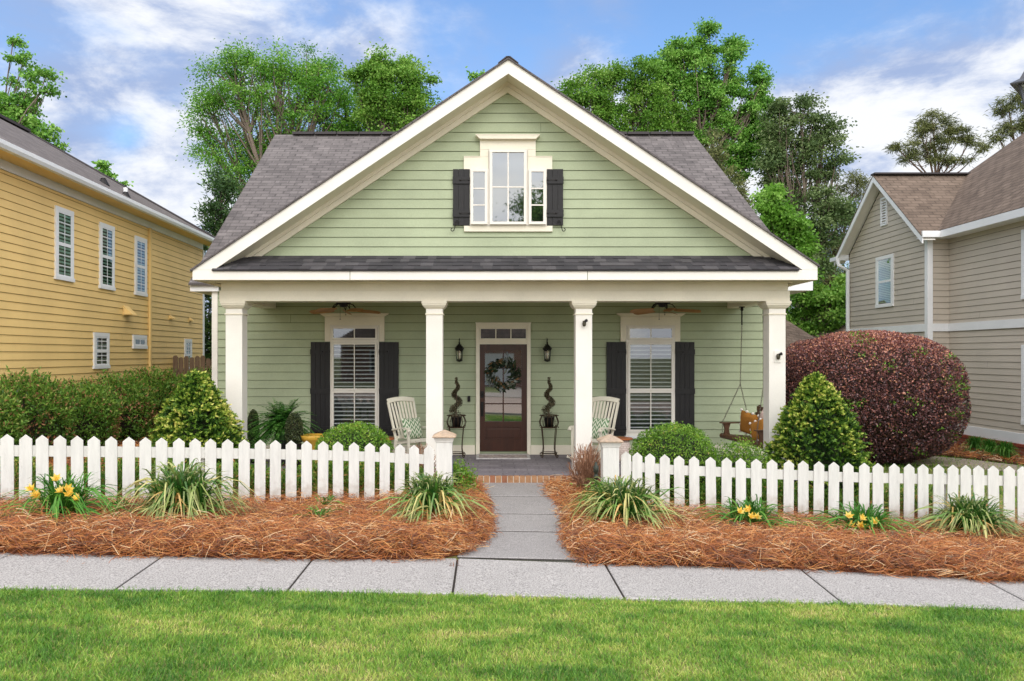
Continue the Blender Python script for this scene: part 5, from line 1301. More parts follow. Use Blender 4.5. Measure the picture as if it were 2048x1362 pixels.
PB = paint('pine_bark', lin(104, 84, 72), .9, .3, 2, 20, .6, stretch=(4, 4, .5))
def curve(a, b, k=.15, n=5):
    a, b = np.array(a, float), np.array(b, float); L = np.linalg.norm(b - a); o = rng.normal(0, k * L * .35, 3)
    return [a + (b - a) * t + o * math.sin(math.pi * t) + np.array((0, 0, -L * k * .25 * math.sin(math.pi * t))) for t in np.linspace(0, 1, n)]
def tree(name, lab, px0, Y, blobs, leaf, n_leaf, L=.17, Wd=.10, cr=.42, cd=1.0, tr=.22, bark=None, group=None, basez=None, thick=.8, needle=False, fork=.45, cat='tree', hang=.0, zb=None, upbias=0):
    """blobs: photo px (cx, cy, rx, ry); the tree gets real size and depth at distance Y"""
    s = F / Y; bz = float(zg(U(px0, Y))) if basez is None else basez
    base = np.array((U(px0, Y), Y, bz)); T = thing(name, lab, cat, tuple(base), group=group)
    Bs = []
    for b in blobs:
        c = np.array(P(b[0], b[1], Y)); rx, rz = b[2] / s, b[3] / s; ry = max(min(rx, rz) * thick, .5); c[1] += rng.uniform(-.3, .3) * ry; Bs.append((c, np.array((rx, ry, rz))))
    tot = sum(r[0] * r[2] for _, r in Bs)
    top = max(c[2] + r[2] * .6 for c, r in Bs); low = min(c[2] - r[2] for c, r in Bs)
    fz = max(bz + (top - bz) * fork, min(low, top * .6)); cxm = sum(c[0] * r[0] * r[2] for c, r in Bs) / tot
    fp = np.array((base[0] * .5 + cxm * .5, Y, fz))
    mbw = MB(); mbw.tube(curve(base - (0, 0, .3), fp, .03, 6), [tr * 1.25, tr, tr * .92, tr * .85, tr * .78, tr * .7], 9)
    C = []; D = []; Rr = []
    for (c, r) in Bs:
        limb = curve(fp + rng.normal(0, .05, 3), c - (0, 0, r[2] * .3), .12, 5); rr = tr * .5 * min(1, math.sqrt(r[0] * r[2]) / 2 + .35)
        mbw.tube(limb, [rr, rr * .8, rr * .65, rr * .5, rr * .4], 6)
        nc = max(5, int(cd * 34 * (r[0] * r[2]) / (cr * cr) * .10)); d = rdir(nc) ; rad = rng.random(nc) ** .38
        cc = c + d * rad[:, None] * r * .92
        for q in cc[:min(nc, 26)]:
            st = limb[rng.integers(2, 5)]; mbw.tube(curve(st, q, .15, 4), [rr * .36, rr * .24, rr * .15, rr * .06], 4, cap=False)
        nl = int(n_leaf * (r[0] * r[2]) / tot / nc) + 1
        sh = rng.random(nc)
        for q, s_ in zip(cc, sh):
            o = rng.normal(0, 1, (nl, 3)) * np.array((cr, cr, cr * .62)) * rng.uniform(.55, 1.05) * .62
            if hang: o[:, 2] -= np.abs(o[:, 0]) * hang
            C.append(q + o); dd = unit(o + rng.normal(0, .25, (nl, 3))) + np.array((0, 0, -.25 + upbias)) ; D.append(dd)
            Rr.append(np.clip(.5 + (s_ - .5) * .55 + rng.normal(0, .16, nl), 0, 1))
    C = np.concatenate(C); D = np.concatenate(D); Rr = np.concatenate(Rr)
    mbw.build('trunk', bark or TB, T, True)
    if needle:
        leaves('crown', C, D, rng.uniform(.8, 1.3, len(C)) * L, Wd, Rr, LF[leaf], T)
    else:
        leaves('crown', C, D, rng.uniform(.7, 1.25, len(C)) * L, rng.uniform(.7, 1.25, len(C)) * Wd, Rr, LF[leaf], T)
    return T
TG = 'trees behind the houses'
tree('elm_tree', 'broad airy elm above the left end of the cottage roof', 545, 32, [(480, 165, 75, 75), (560, 130, 70, 50), (640, 120, 50, 40), (590, 210, 85, 70), (690, 220, 70, 75), (430, 215, 40, 55), (500, 270, 75, 55), (425, 300, 45, 30), (465, 345, 50, 45), (600, 290, 90, 50), (700, 270, 60, 40), (470, 120, 40, 35), (530, 400, 50, 60), (745, 235, 45, 60), (400, 250, 22, 50), (660, 165, 60, 50), (690, 290, 60, 40), (540, 330, 60, 60)], 'elm', 62000, L=.12, Wd=.052, cr=.55, cd=1.4, tr=.3, group=TG, hang=.15)
tree('maple_tree', 'rounded green tree left of the gable peak', 790, 30, [(780, 130, 50, 45), (830, 175, 45, 50), (740, 175, 45, 45), (790, 215, 75, 60), (850, 225, 35, 45), (760, 275, 60, 40), (710, 150, 25, 25), (820, 270, 50, 40)], 'oak', 36000, L=.12, Wd=.07, cr=.42, cd=1.2, tr=.2, group=TG)
tree('cedar_tree', 'dark columnar evergreen between the yellow house and the cottage roof', 448, 27, [(445, 380, 32, 40), (440, 430, 40, 50), (445, 490, 48, 60), (430, 560, 50, 60), (425, 640, 50, 70), (425, 710, 45, 40)], 'cedar', 17000, L=.17, Wd=.05, cr=.4, cd=1.5, tr=.2, group=TG, upbias=.6)
tree('oak_tree', 'green tree just right of the gable peak', 1215, 32, [(1180, 185, 45, 45), (1145, 205, 30, 35), (1230, 150, 35, 40), (1200, 240, 60, 40), (1290, 160, 45, 50), (1290, 230, 60, 50), (1340, 250, 50, 50), (1250, 270, 60, 35)], 'oak', 34000, L=.12, Wd=.07, cr=.42, tr=.22, group=TG)
tree('sweetgum_tree', 'tallest bright green tree with pointed leaders behind the right roof slope', 1375, 33, [(1408, 85, 32, 48), (1355, 105, 32, 52), (1390, 150, 50, 50), (1335, 170, 32, 55), (1462, 105, 24, 48), (1450, 170, 35, 45), (1405, 215, 60, 50), (1520, 160, 22, 42), (1500, 210, 40, 45), (1465, 255, 55, 45), (1390, 270, 50, 40), (1530, 260, 40, 40), (1480, 320, 50, 50), (1320, 130, 22, 30)], 'gum', 62000, L=.12, Wd=.078, cr=.34, cd=.9, tr=.26, group=TG)
tree('ash_tree', 'dusky grey green tree between the roof and the taupe house', 1600, 31, [(1600, 225, 55, 35), (1560, 250, 40, 50), (1650, 260, 45, 45), (1600, 310, 80, 55), (1670, 320, 32, 45), (1590, 380, 85, 55), (1640, 440, 70, 60), (1600, 520, 70, 60), (1550, 330, 40, 50)], 'dusky', 34000, L=.13, Wd=.07, cr=.42, cd=1.1, tr=.22, group=TG)
tree('lime_green_tree', 'small bright lime green tree right behind the roof edge', 1560, 24, [(1540, 410, 40, 30), (1575, 440, 42, 38), (1590, 490, 38, 40), (1545, 450, 35, 35), (1600, 540, 30, 35)], 'lime', 10500, L=.13, Wd=.08, cr=.33, tr=.12, group=TG)
tree('pine_tree', 'sparse pine with bare limbs left of the taupe gable', 1655, 34, [(1700, 380, 32, 35), (1670, 430, 40, 35), (1690, 480, 30, 25), (1640, 500, 50, 30), (1655, 560, 60, 40), (1620, 610, 60, 40), (1690, 620, 40, 40), (1600, 660, 60, 40)], 'pine', 20000, L=.22, Wd=.03, cr=.45, tr=.22, bark=PB, group=TG, needle=True, cd=1.3)
tree('evergreen_tree', 'dark green evergreen showing below the lime tree beside the right column', 1600, 29, [(1600, 575, 45, 50), (1650, 600, 50, 55), (1580, 640, 45, 45), (1640, 665, 55, 40), (1690, 600, 25, 60), (1590, 690, 50, 40)], 'oak', 19000, L=.14, Wd=.08, cr=.42, tr=.2, group=TG, thick=1.2)
tree('juniper_tree', 'narrow olive evergreen tip at the right end of the roof ridge', 1440, 27, [(1425, 300, 20, 40), (1440, 350, 32, 45), (1470, 400, 40, 50)], 'pine', 6000, L=.14, Wd=.04, cr=.32, tr=.14, group=TG, upbias=.5, cd=1.4)
tree('pine_tree', 'open crowned pine standing over the taupe gable ridge', 1862, 46, [(1870, 240, 38, 22), (1840, 262, 30, 20), (1905, 258, 32, 20), (1870, 285, 50, 18), (1800, 300, 32, 13), (1935, 282, 36, 15), (1835, 315, 42, 16), (1900, 318, 48, 16), (1955, 300, 22, 12)], 'pine', 8500, L=.3, Wd=.04, cr=.42, cd=.8, tr=.2, bark=PB, group=TG, needle=True, fork=.75)
tree('pine_tree', 'pine crown at the right edge behind the street lamp', 2055, 42, [(2020, 215, 30, 22), (2050, 195, 30, 25), (2040, 250, 40, 25), (1995, 270, 25, 15), (2080, 240, 40, 40), (2100, 300, 40, 40)], 'pine', 8000, L=.28, Wd=.04, cr=.42, tr=.25, bark=PB, group=TG, needle=True)
tree('poplar_tree', 'leafy tree with two bare leaders at the upper left corner', -15, 27, [(28, 82, 14, 14), (40, 122, 24, 16), (20, 160, 12, 12), (92, 145, 18, 14), (58, 155, 18, 14), (85, 180, 24, 13), (50, 190, 26, 15), (25, 215, 42, 28), (60, 240, 40, 26), (20, 260, 60, 32), (90, 268, 28, 16), (70, 290, 40, 18), (110, 292, 18, 9), (-30, 240, 50, 60)], 'gum', 11500, L=.13, Wd=.08, cr=.26, tr=.18, group=TG)
tree('young_tree', 'slim tree tip rising over the yellow house roof', 206, 40, [(205, 328, 16, 10), (200, 345, 20, 14), (215, 352, 12, 10)], 'gum', 900, L=.2, Wd=.13, cr=.28, tr=.07, group=TG, fork=.9)
tree('young_tree', 'tiny tree tip just right of the vent pipes on the yellow house roof', 240, 44, [(240, 366, 10, 7), (236, 378, 10, 8)], 'gum', 320, L=.2, Wd=.13, cr=.24, tr=.05, group=TG, fork=.9)
tree('young_tree', 'small tree tip peeping over the left slope of the gable', 955, 38, [(947, 153, 6, 8), (962, 152, 7, 6), (958, 175, 20, 16)], 'gum', 700, L=.18, Wd=.12, cr=.25, tr=.07, group=TG, fork=.9)
# trees and house across the street, mirrored in the panes
tree('street_tree', 'oak across the street mirrored in the gable window', 1100, 20, [(1180, 300, 200, 160), (1050, 400, 120, 120), (1300, 380, 150, 120)], 'oak', 15000, L=.15, Wd=.1, cr=.6, tr=.25, group='trees across the street')
for o in list(col.objects):
    if o.name.startswith('street_tree') and o.parent is None:
        o.location.y = -16; o.location.x = 2.9; o.scale = (1.3, 1.3, 1.3)
t_ = copy_tree([o for o in col.objects if o.name == 'street_tree'][0]); t_.location.x = -11; t_.rotation_euler.z = 2; t_['label'] = 'oak added across the street to darken reflections in the left porch window'  # extra tree put in to give the left panes a dark reflection
t_ = copy_tree([o for o in col.objects if o.name == 'street_tree'][0]); t_.location.x = 12.5; t_.location.y = -19; t_.rotation_euler.z = 1; t_.scale = (1, 1, .85); t_['label'] = 'oak added across the street to darken reflections in the right porch window'  # extra tree put in so the right upper sash mirrors less sky

# ---- helpers for shrubs
def dome_points(n, c, r, p=2.0, shell=.25, flat=-1.0):
    d = rdir(n); d = d[d[:, 2] > flat]; n = len(d)
    k = (np.abs(d[:, 0]) ** p + np.abs(d[:, 1]) ** p + np.abs(d[:, 2]) ** p) ** (-1 / p)
    q = d * k[:, None]; nr = unit(np.sign(q) * np.abs(q) ** (p - 1) / np.array(r))
    lump = 1 + .06 * (vnoise(q[:, 0] * 2 + q[:, 1], q[:, 2] * 2 - q[:, 1], 1.6, 44) - .5) * 2
    f = (1 - shell * rng.random(n) ** 1.6) * lump
    return np.array(c) + q * f[:, None] * np.array(r), nr, q
def core(name, c, r, mat, parent, p=2.0, k=.8):
    mb = MB(); mb.ball((0, 0, 0), 1, 1, 1, 20, 14); v = np.array(mb.v); kk = (np.abs(v) ** p).sum(1) ** (-1 / p); v = v * (kk * np.linalg.norm(v, axis=1))[:, None]
    mb.v = [tuple(np.array(c) + a * np.array(r) * k) for a in v]; return mb.build(name, mat, parent, True)
TWIG = paint('twig_core', lin(52, 44, 32), .95, .4, 6, 40, .8)
GCORE = paint('shrub_interior', lin(40, 52, 24), .95, .4, 6, 40, .8)

# loropetalum
cx_, cy_ = U(1752, 17.2), 17.2; zt = W(667, 17.2)
LF['loro'] = leafmat('loropetalum_leaves', [(0, lin(60, 42, 46)), (.35, lin(102, 70, 72)), (.6, lin(144, 94, 90)), (.8, lin(184, 118, 102)), (.95, lin(216, 156, 124)), (1, lin(116, 160, 56))], .4, .15, spec=.5)
T = thing('loropetalum_shrub', 'huge clipped burgundy shrub filling the gap beside the right column', 'shrub', (cx_, cy_, -.24))
cx_ -= .28; c = (cx_, cy_, (zt - .3) / 2 + .02); r = (U(1902, 17.2) - cx_, 1.7, (zt + .34) / 2)
n = 84000; C, Nn, q = dome_points(n, c, r, 2.5, .17)
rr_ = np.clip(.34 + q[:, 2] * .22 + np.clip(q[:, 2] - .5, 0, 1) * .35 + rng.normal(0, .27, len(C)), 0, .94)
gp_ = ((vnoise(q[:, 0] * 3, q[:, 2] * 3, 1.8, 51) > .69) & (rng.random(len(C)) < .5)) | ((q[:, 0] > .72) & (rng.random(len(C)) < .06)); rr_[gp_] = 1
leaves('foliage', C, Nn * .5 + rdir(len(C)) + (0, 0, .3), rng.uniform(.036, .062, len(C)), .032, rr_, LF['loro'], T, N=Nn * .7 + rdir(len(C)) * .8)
core('branches', c, r, TWIG, T, 2.7, .80)

# hedge along the yellow house
LF['hedge'] = leafmat('wax_myrtle_leaves', [(0, lin(50, 76, 30)), (.4, lin(92, 134, 46)), (.7, lin(132, 168, 66)), (.88, lin(174, 180, 96)), (1, lin(180, 128, 92))], .5, .25)
hy = [11.9, 13.2, 14.6, 16.0, 17.4, 18.8, 20.1, 21.3]
HL = ['hedge shrub at the far left of the frame', 'hedge shrub second from the left of the frame', 'hedge shrub with a brownish patch below the tall left window', 'hedge shrub below the small square pair window', 'hedge shrub left of the yellow conifer', 'hedge shrub under the tiny three pane window', 'hedge shrub behind the top of the left conifer', 'farthest hedge shrub by the wooden fence']
for i, y in enumerate(hy):
    x = -8.0 + i * .10; h = 1.22 + .12 * math.sin(i * 2.1); zb = .28
    T = thing('hedge_shrub', HL[i], 'shrub', (x, y, zb), group='hedge along the yellow house')
    c = (x, y, zb + h * .48); r = (.72, .70, h * .54)
    C, Nn, q = dome_points(9000, c, r, 2.6, .3)
    # upright sprigs
    m_ = 640; d = rdir(m_); d[:, 2] = np.abs(d[:, 2]); bs = np.array(c) + d * np.array(r) * .88; ax = unit(np.stack([rng.normal(0, .35, m_), rng.normal(0, .35, m_), np.ones(m_)], 1) + d * .5); hl = rng.uniform(.08, .42, m_) ** 1.1
    t = rng.random((m_, 18)); CS = (bs[:, None] + ax[:, None] * (hl[:, None] * t)[..., None]).reshape(-1, 3); DS = (ax[:, None] * .9 + rng.normal(0, .6, (m_, 18, 3))).reshape(-1, 3); CS = CS + unit(DS) * .025
    cl = np.clip(vnoise(C[:, 0] * 1.3 + C[:, 2], C[:, 1] * 1.3 + C[:, 2], 1.7, 60 + i), 0, 1); r1 = .12 + cl * .55 + rng.normal(0, .16, len(C)) + .08 * q[:, 2]
    r1[(vnoise(C[:, 1], C[:, 2] * 1.2, 1.9, 77) > .60) & (rng.random(len(C)) < .45)] = 1
    r2 = rng.normal(.5, .22, len(CS)); r2[rng.random(len(CS)) < .07] = 1
    CC = np.concatenate([C, CS]); DD = np.concatenate([Nn * .6 + rdir(len(C)) + (0, 0, .5), DS]); RR = np.concatenate([r1, r2])
    leaves('foliage', CC, DD, rng.uniform(.05, .09, len(CC)), rng.uniform(.018, .03, len(CC)), RR, LF['hedge'], T)
    core('branches', c, r, TWIG, T, 2.6, .74)

# golden conifers
LF['cyp'] = leafmat('golden_cypress_sprays', [(0, lin(34, 64, 26)), (.35, lin(70, 108, 36)), (.6, lin(118, 152, 52)), (.82, lin(184, 196, 84)), (1, lin(232, 224, 128))], .5, .2)
def cypress(px, Y, wpx, ytop, lab, lean=0, seed=1, gold=0.0):
    s = F / Y; x = U(px, Y); zt = W(ytop, Y); zb = float(zg(x)); R0 = wpx / s / 2; h = zt - zb
    T = thing('golden_cypress', lab, 'conifer shrub', (x, Y, zb), group='golden cypress shrubs')
    m_ = 2100; t = rng.random(m_) ** .9; th = rng.uniform(0, 2 * np.pi, m_)
    prof = lambda t: np.interp(t, [0, .12, .3, .5, .7, .85, .95, 1], [.82, .95, 1, .88, .62, .36, .16, .03])
    lump = 1 + .22 * (vnoise(th * 2, t * 6, 1.3, 80 + seed) - .5) * 2
    rad = R0 * prof(t) * lump; rin = rad * rng.uniform(.72, 1.0, m_)
    bs = np.stack([x + lean * t * h + rin * np.cos(th), Y + rin * np.sin(th) , zb + .05 + t * h * .95], 1)
    outw = np.stack([np.cos(th), np.sin(th), np.zeros(m_)], 1)
    ax = unit(outw * (1.0 - t * .6)[:, None] + np.stack([rng.normal(0, .35, m_), rng.normal(0, .35, m_), rng.uniform(.1, 1.0, m_)], 1)); ln = rng.uniform(.10, .20, m_) * (1.1 - .3 * t)
    K = 20; k = np.tile(np.linspace(0, 1, K), (m_, 1)); side = unit(np.cross(ax, outw + rng.normal(0, .3, (m_, 3)))); sg = np.tile(np.where(np.arange(K) % 2, 1, -1), (m_, 1)); droop = np.array((0, 0, -.05)) * (k ** 2)[..., None]
    C = bs[:, None] + ax[:, None] * (k * ln[:, None])[..., None] + side[:, None] * (sg * .02 * (1.15 - k))[..., None] + droop + rng.normal(0, .005, (m_, K, 3))
    D = ax[:, None] * .8 + side[:, None] * sg[..., None] * .6 + rng.normal(0, .25, (m_, K, 3))
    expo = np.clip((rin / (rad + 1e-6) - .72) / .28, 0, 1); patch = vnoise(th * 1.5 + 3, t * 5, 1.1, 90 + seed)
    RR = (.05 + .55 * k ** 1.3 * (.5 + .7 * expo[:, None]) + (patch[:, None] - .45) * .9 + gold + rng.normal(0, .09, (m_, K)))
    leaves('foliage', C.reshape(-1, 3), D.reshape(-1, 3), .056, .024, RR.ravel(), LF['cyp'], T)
    mb = MB(); mb.lathe([(R0 * .45 * 1, 0), (R0 * .56, h * .15), (R0 * .58, h * .35), (R0 * .45, h * .52), (R0 * .26, h * .7), (R0 * .1, h * .84), (.01, h * .94)], (x + lean * h * .4, Y, zb), 16); mb.build('branches', GCORE, T, True)
cypress(394, 11.95, 160, 748, 'golden green conifer in front of the left porch column', 0, 1, .16)
cypress(1636, 11.85, 180, 750, 'golden green conifer in front of the right porch column and purple shrub', -.02, 2, .10)
# mounded shrubs
LF['azalea'] = leafmat('mound_leaves', [(0, lin(66, 104, 32)), (.5, lin(116, 160, 52)), (.85, lin(166, 192, 80)), (1, lin(196, 170, 98))], .5, .3)
def mound(px, Y, wpx, ytop, lab, n=15000, sy=.55, name='mounded_shrub', ragged=0, leaf='azalea', lw=(.022, .036)):
    s = F / Y; x = U(px, Y); zt = W(ytop, Y); zb = float(zg(x)); rx = wpx / s / 2; T = thing(name, lab, 'shrub', (x, Y, zb))
    h = zt - zb; c = (x, Y, zb + h * .42); r = (rx, sy, h * .6)
    C, Nn, q = dome_points(n, c, r, 2.3, .2 + ragged * .3, -.6); C = C + Nn * np.abs(rng.normal(0, .02 + ragged * .07, len(C)))[:, None]
    RR = .42 + (vnoise(q[:, 0] * 2, q[:, 2] * 2 + q[:, 1], 2, 23) - .5) * .8 + rng.normal(0, .18, len(C))
    leaves('foliage', C, Nn * .4 + rdir(len(C)) + (0, 0, .3), rng.uniform(.03, .05, len(C)), rng.uniform(lw[0] * .6, lw[1] * .6, len(C)), RR, LF[leaf], T)
    core('branches', c, r, GCORE, T, 2.3, .84 - ragged * .4); return T
mound(708, 11.85, 155, 851, 'rounded light green shrub below the left porch window')
mound(1346, 11.75, 172, 853, 'rounded light green shrub below the right porch window', 17000)
mound(1482, 11.8, 105, 892, 'loose leafy green shrub between the rounded shrub and the right column', 9000, .4, 'leafy_shrub', .8)

# dry twig bushes
def twigbush(px, Y, wpx, ytop, lab, n=420):
    s = F / Y; x = U(px, Y); zt = W(ytop, Y); zb = float(bedz(np.array([x]), np.array([Y]))[0]); h = zt - zb; R0 = wpx / s / 2
    T = thing('twig_bush', lab, 'shrub', (x, Y, zb)); th = rng.uniform(0, 2 * np.pi, n); a = rng.random(n) ** .6
    e = np.stack([x + R0 * a * np.cos(th) * 1.05, Y + R0 * a * np.sin(th) * .8, zb + h * np.sqrt(np.clip(1.02 - .75 * a ** 2, .05, 1)) * rng.uniform(.55, 1.02, n)], 1)
    b = np.stack([x + R0 * .18 * a * np.cos(th), Y + R0 * .18 * a * np.sin(th), np.full(n, zb)], 1); m1 = b + (e - b) * .4 + rng.normal(0, .02, (n, 3)); m2 = b + (e - b) * .72 + rng.normal(0, .025, (n, 3))
    side = rng.normal(0, 1, (n, 3)); side[:, 1] *= .2
    p = np.stack([b, m1, m2, e], 1); base = p[:, 2]; e2 = e + rng.normal(0, .06, (n, 3)); p2 = np.stack([base, base + (e2 - base) * .35, base + (e2 - base) * .7, e2], 1)
    ribbons('twigs', np.concatenate([p, p2]), np.full(2 * n, .0065), np.concatenate([side, side]), np.clip(rng.normal(.45, .2, 2 * n), 0, 1), TW, T, tip=False)
TW = leafmat('dry_twigs', [(0, lin(92, 62, 46)), (.5, lin(150, 108, 82)), (1, lin(196, 152, 120))], .8, 0)
twigbush(1176, 11.55, 76, 886, 'bare reddish twig bush right of the walkway, beside the gate post')
twigbush(838, 11.75, 80, 888, 'bare brown twig bush behind the left gate post', 260)

# ---- fern and the pots around it
LF['fern'] = leafmat('fern_leaflets', [(0, lin(38, 80, 32)), (.5, lin(66, 122, 46)), (.85, lin(106, 156, 66)), (1, lin(146, 178, 92))], .5, .25)
fx, fy, fz = U(566, 13.6), 13.6, .86
T = thing('boston_fern', 'large dark green fern with arching fronds at the left end of the porch', 'fern', (fx, fy, .17))
nf = 230; K = 28; th = rng.uniform(0, 2 * np.pi, nf); L_ = rng.uniform(.45, .82, nf); el = rng.uniform(-.15, 1.3, nf); t = np.linspace(0, 1, K)
dirh = np.stack([np.cos(th), np.sin(th) * .7], 1)
rr_ = L_[:, None] * (np.cos(el)[:, None] * t + .12 * t ** 2); zz_ = L_[:, None] * (np.sin(el)[:, None] * t * 1.0 - (.95 * np.cos(el) + .15)[:, None] * t ** 2 * .75)
PT = np.stack([fx + rr_ * dirh[:, :1], fy + rr_ * dirh[:, 1:], fz + zz_], 2); dP = np.gradient(PT, axis=1); dP = unit(dP); sd_ = unit(np.cross(dP, np.array((0, 0, 1.0)) + np.zeros_like(dP)))
CL = []; DL = []; RL = []; LL = []
for sg in (-1, 1):
    ll = .062 * np.sin(np.pi * np.clip(t * .92 + .08, 0, 1)) ** .6 * np.ones((nf, 1)); CL.append(PT + sd_ * sg * ll[..., None] * .5); DL.append(sd_ * sg + dP * .35 + np.array((0, 0, -.15))); LL.append(ll); RL.append(.35 + .3 * (rng.random((nf, 1)) - .3) + .25 * t + rng.normal(0, .08, (nf, K)))
C = np.concatenate(CL).reshape(-1, 3); D = np.concatenate(DL).reshape(-1, 3)
leaves('fronds', C, D, np.concatenate(LL).ravel() * 1.15, .022, np.concatenate(RL).ravel(), LF['fern'], T, N=np.array((0, 0, 1)) + rng.normal(0, .35, (len(C), 3)))
side = np.stack([-np.sin(th), np.cos(th), np.zeros(nf)], 1); ribbons('stems', PT[:, ::5], np.full(nf, .006), side, np.full(nf, .6), LF['fern'], T)
mb = MB(); mb.lathe([(.001, .17), (.11, .17), (.12, .2), (.13, .66), (.15, .68), (.15, .72), (.12, .72), (.001, .70)], (fx, fy, 0), 20); mb.build('pot', paint('dark_glazed_pot', lin(60, 58, 60), .35, .2), T, True)
LF['box'] = leafmat('boxwood_leaves', [(0, lin(34, 44, 28)), (.5, lin(62, 76, 44)), (1, lin(108, 116, 74))], .5, .1)
def oval(px, Y, yc, rx, rz, lab):
    x = U(px, Y); z = W(yc, Y); T = thing('boxwood_topiary', lab, 'topiary', (x, Y, .17)); C, Nn, q = dome_points(4200, (x, Y, z), (rx, rx, rz), 2.2, .25)
    leaves('foliage', C, Nn * .5 + rdir(len(C)), .032, .018, rng.random(len(C)), LF['box'], T); core('branches', (x, Y, z), (rx, rx, rz), TWIG, T, 2.2, .8)
    mb = MB(); mb.lathe([(.001, .17), (.1, .17), (.13, z - rz * .7), (.001, z - rz * .7)], (x, Y, 0), 16); mb.build('pot', M['iron'], T)
oval(506, 13.9, 862, .11, .38, 'dark boxwood column left of the fern, beside the porch column'); oval(588, 13.2, 862, .15, .30, 'dark boxwood oval in front of the fern')
mb = MB(); x, y, z = U(626, 13.3), 13.3, W(884, 13.3)
mb.lathe([(.001, .17), (.09, .17), (.07, .3), (.1, z - .05), (.2, z + .04), (.235, z + .12), (.225, z + .125), (.18, z + .04), (.001, z - .02)], (x, y, 0), 24)
T = thing('yellow_planter', 'shallow mustard yellow bowl planter between fern and window', 'planter', (x, y, .17)); o = mb.build('bowl', paint('mustard_glaze', lin(206, 160, 62), .35, .1), T, True)

# ---- strap-leaved clumps
LF['lily'] = leafmat('liriope_blades', [(0, lin(34, 78, 26)), (.45, lin(58, 114, 40)), (.7, lin(104, 150, 60)), (.86, lin(200, 202, 128)), (1, lin(216, 168, 98))], .4, .25, tattr=(lin(222, 206, 142), [(.55, (0, 0, 0, 1)), (1, (.4, .4, .4, 1))]), spec=.5)
LF['green'] = leafmat('daylily_blades', [(0, lin(44, 92, 28)), (.5, lin(76, 136, 44)), (1, lin(128, 176, 76))], .45, .3)
def clump(name, lab, x, y, R0, h, n, leaf, wid=.011, cat='plant', group=None, arch=1.0, r0=.45, flop=.5):
    zb = float(bedz(np.array([x]), np.array([y]))[0]) if y < 12.4 and abs(x) < 7.5 else float(zg(x))
    T = thing(name, lab, cat, (x, y, zb), group=group); K = 7; t = np.linspace(0, 1, K)
    th = rng.uniform(0, 2 * np.pi, n); a = rng.random(n); fl = rng.random(n) < flop
    reach = R0 * np.where(fl, rng.uniform(.75, 1.35, n), rng.uniform(.15, .75, n)); hh = h * np.where(fl, rng.uniform(.3, .85, n), rng.uniform(.7, 1.1, n))
    tp = np.where(fl, rng.uniform(.42, .66, n), rng.uniform(.75, 1.05, n))      # where the blade peaks
    rad = reach[:, None] * (t ** 1.15); z = hh[:, None] * (1 - ((t[None] - tp[:, None]) / tp[:, None]) ** 2)
    z = np.maximum(z, .01 + rng.uniform(0, .05, (n, 1))); z[:, 0] = 0
    ox, oy = rng.normal(0, R0 * .13, n), rng.normal(0, R0 * .13, n)
    PT = np.stack([x + ox[:, None] + rad * np.cos(th)[:, None], y + oy[:, None] + rad * np.sin(th)[:, None] * .85, zb + z], 2)
    sw_ = rng.normal(0, .08, (n, 1)) * t ** 2 * R0; PT[:, :, 0] -= sw_ * np.sin(th)[:, None]; PT[:, :, 1] += sw_ * np.cos(th)[:, None]
    wd = wid * rng.uniform(.7, 1.25, n)[:, None] * np.interp(t, [0, .2, .6, .85, 1], [.7, 1, .95, .6, .1])[None]
    side = np.stack([-np.sin(th), np.cos(th), rng.normal(0, .45, n)], 1)
    rr2 = np.clip(np.where(fl, r0 + .22, r0 - .08) + rng.normal(0, .2, n), 0, 1)
    ribbons('leaves', PT, wd, side, rr2, LF[leaf], T, tip=False); return T
def at(px, py): g = gp(px, py); return float(g[0]), float(g[1])
for px, py, R0, h, n, lab in ((365, 1050, .62, .66, 420, 'largest variegated strap leaved clump in front of the left fence'), (862, 1058, .54, .55, 360, 'variegated strap leaved clump in front of the left gate post'),
                              (1245, 1066, .60, .56, 430, 'variegated strap leaved clump in front of the right gate post'), (1940, 1080, .58, .52, 380, 'variegated strap leaved clump near the right edge of the photo')):
    x, y = at(px, py); clump('variegated_lily_turf', lab, x, y, R0 * 1.08, h * .95, n + 60, 'lily', .023, cat='plant', group='variegated clumps along the fence')
YLW = leafmat('yellow_petals', [(0, lin(238, 186, 60)), (.5, lin(248, 214, 92)), (1, lin(252, 236, 156))], .5, .3)
def flower(T, x, y, z, k=1.0, d=None, stem=True):
    n = 6; d = unit(np.array(d if d is not None else (rng.normal(0, .5), -.6, .7))); a = unit(np.cross(d, (0, .3, 1))); b = np.cross(d, a); C = []; D = []; Nn = []
    for i in range(n):
        th = 2 * math.pi * i / n; o = math.cos(th) * a + math.sin(th) * b; C += [np.array((x, y, z)) + d * .028 * k + o * .028 * k]; D += [unit(d * 1.0 + o * .9)]; Nn += [unit(d - o)]
    for i in range(3): C += [np.array((x, y, z)) + d * .035 * k]; D += [unit(d + rng.normal(0, .3, 3))]; Nn += [rdir(1)[0]]
    f = leaves('flower', np.array(C), np.array(D), .085 * k, .04 * k, rng.random(len(C)) * .6 + .3, YLW, T, N=np.array(Nn))
    if stem:
        g = np.array(T.location); mb = MB(); mb.tube([(g[0], g[1], g[2]), ((g[0] + x) / 2, (g[1] + y) / 2, (g[2] + z) * .55), (x, y, z)], .004, 4); ob = mb.build('stem', STM, T)
STM = paint('flower_stem', lin(88, 130, 56), .6, .1)
def fl_at(T, px, py, dy=-.28, k=1.05):
    y = T.location.y + dy; s = F / y; flower(T, (px - PX) / s, y, CH - (py - PY) / s, k)
x, y = at(128, 1052); T = clump('yellow_daylily', 'yellow flowering daylily at the left end of the mulch bed', x, y, .66, .50, 230, 'green', .019, cat='plant', group='yellow daylilies')
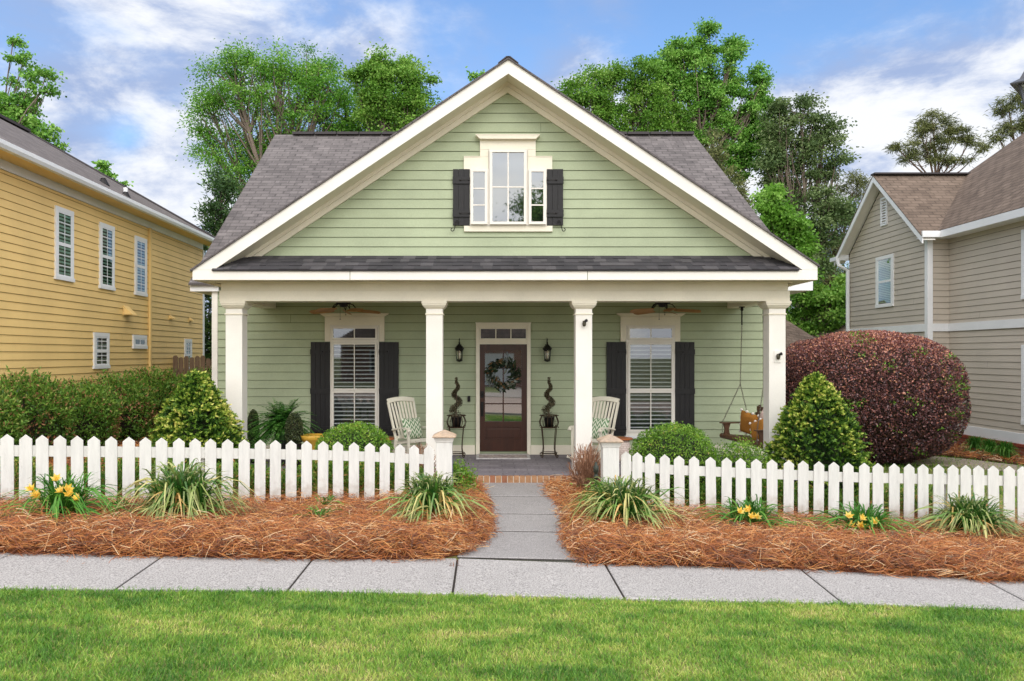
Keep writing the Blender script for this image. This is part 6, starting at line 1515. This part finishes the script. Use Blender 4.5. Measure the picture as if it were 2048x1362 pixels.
for q in ((64, 981), (80, 995), (113, 961), (133, 980), (140, 992), (158, 999), (125, 984), (73, 992)): fl_at(T, *q)
x, y = at(1500, 1064); T = clump('yellow_daylily', 'yellow flowering daylily near the middle of the right mulch bed', x, y, .62, .36, 220, 'green', .019, cat='plant', group='yellow daylilies')
for q in ((1478, 1026), (1499, 1021), (1501, 1036), (1512, 1037)): fl_at(T, *q)
x, y = at(1725, 1075); T = clump('yellow_daylily', 'yellow flowering daylily left of the rightmost strap leaved clump', x, y, .62, .36, 220, 'green', .019, cat='plant', group='yellow daylilies')
for q in ((1698, 1051), (1721, 1039), (1721, 1054), (1751, 1046), (1697, 1035)): fl_at(T, *q)
for px, py, R0, h, n, lab in ((238, 1042, .14, .26, 26, 'small upright green tuft between two pickets left of the largest clump'), (640, 1056, .34, .22, 60, 'small low green daylily in the middle of the left mulch bed'), (655, 1025, .3, .2, 40, 'small green daylily close against the left fence')):
    x, y = at(px, py); clump('young_daylily', lab, x, y, R0, h, n, 'green', .014, cat='plant')
# low green plants behind the pickets
BG = 'low green plants behind the picket fence'
LF['bedgreen'] = leafmat('bed_plants', [(0, lin(60, 104, 36)), (.5, lin(108, 150, 54)), (.8, lin(160, 178, 80)), (1, lin(206, 148, 92))], .5, .25)
def frow(px0, px1, n, S, d0, d1):
    for i in range(n):
        px = lerp(px0, px1, (i + .5) / n) + random.uniform(-12, 12); Y = F / S(px) + random.uniform(d0, d1); x = U(px, Y)
        T = thing('low_shrub', 'low green plant seen through the pickets', 'plant', (x, Y, float(zg(x))), group=BG)
        h = random.uniform(.3, .56); c = (x, Y, float(zg(x)) + h * .4); r = (random.uniform(.26, .4), .24, h * .6)
        C, Nn, q = dome_points(1500, c, r, 2.2, .5, -.7); C = C + Nn * np.abs(rng.normal(0, .05, len(C)))[:, None]
        rb_ = random.uniform(-.1, .15)
        leaves('foliage', C, Nn * .5 + rdir(len(C)) + (0, 0, .5), rng.uniform(.05, .09, len(C)), rng.uniform(.012, .022, len(C)), .45 + rb_ + rng.normal(0, .25, len(C)), LF['bedgreen'], T)
frow(-20, 840, 22, Ls, .35, 1.1); frow(1255, 1640, 11, Rs, .3, 1.0); frow(1660, 1860, 4, Rs, .3, .9)
x, y = U(915, 11.3), 11.3; mound(913, 11.35, 60, 935, 'fresh green low plant right of the left gate post', 2600, .22, 'leafy_plant', .8, 'azalea', (.03, .05))
mound(1205, 10.55, 60, 975, 'fresh green low plant around the foot of the path light', 1800, .18, 'leafy_plant', .8, 'azalea', (.03, .05))
# grass tufts at the taupe house
for k, (px, lab) in enumerate(((1950, 'left one of three bright green grass tufts at the brick base'), (1980, 'middle one of three bright green grass tufts at the brick base'), (2010, 'right one of three bright green grass tufts at the brick base'))):
    x = 11.45; y = x * F / (px - PX); clump('grass_tuft', lab, x, y, .30, .40, 260, 'green', .014, group='grass tufts by the taupe house', flop=.3)
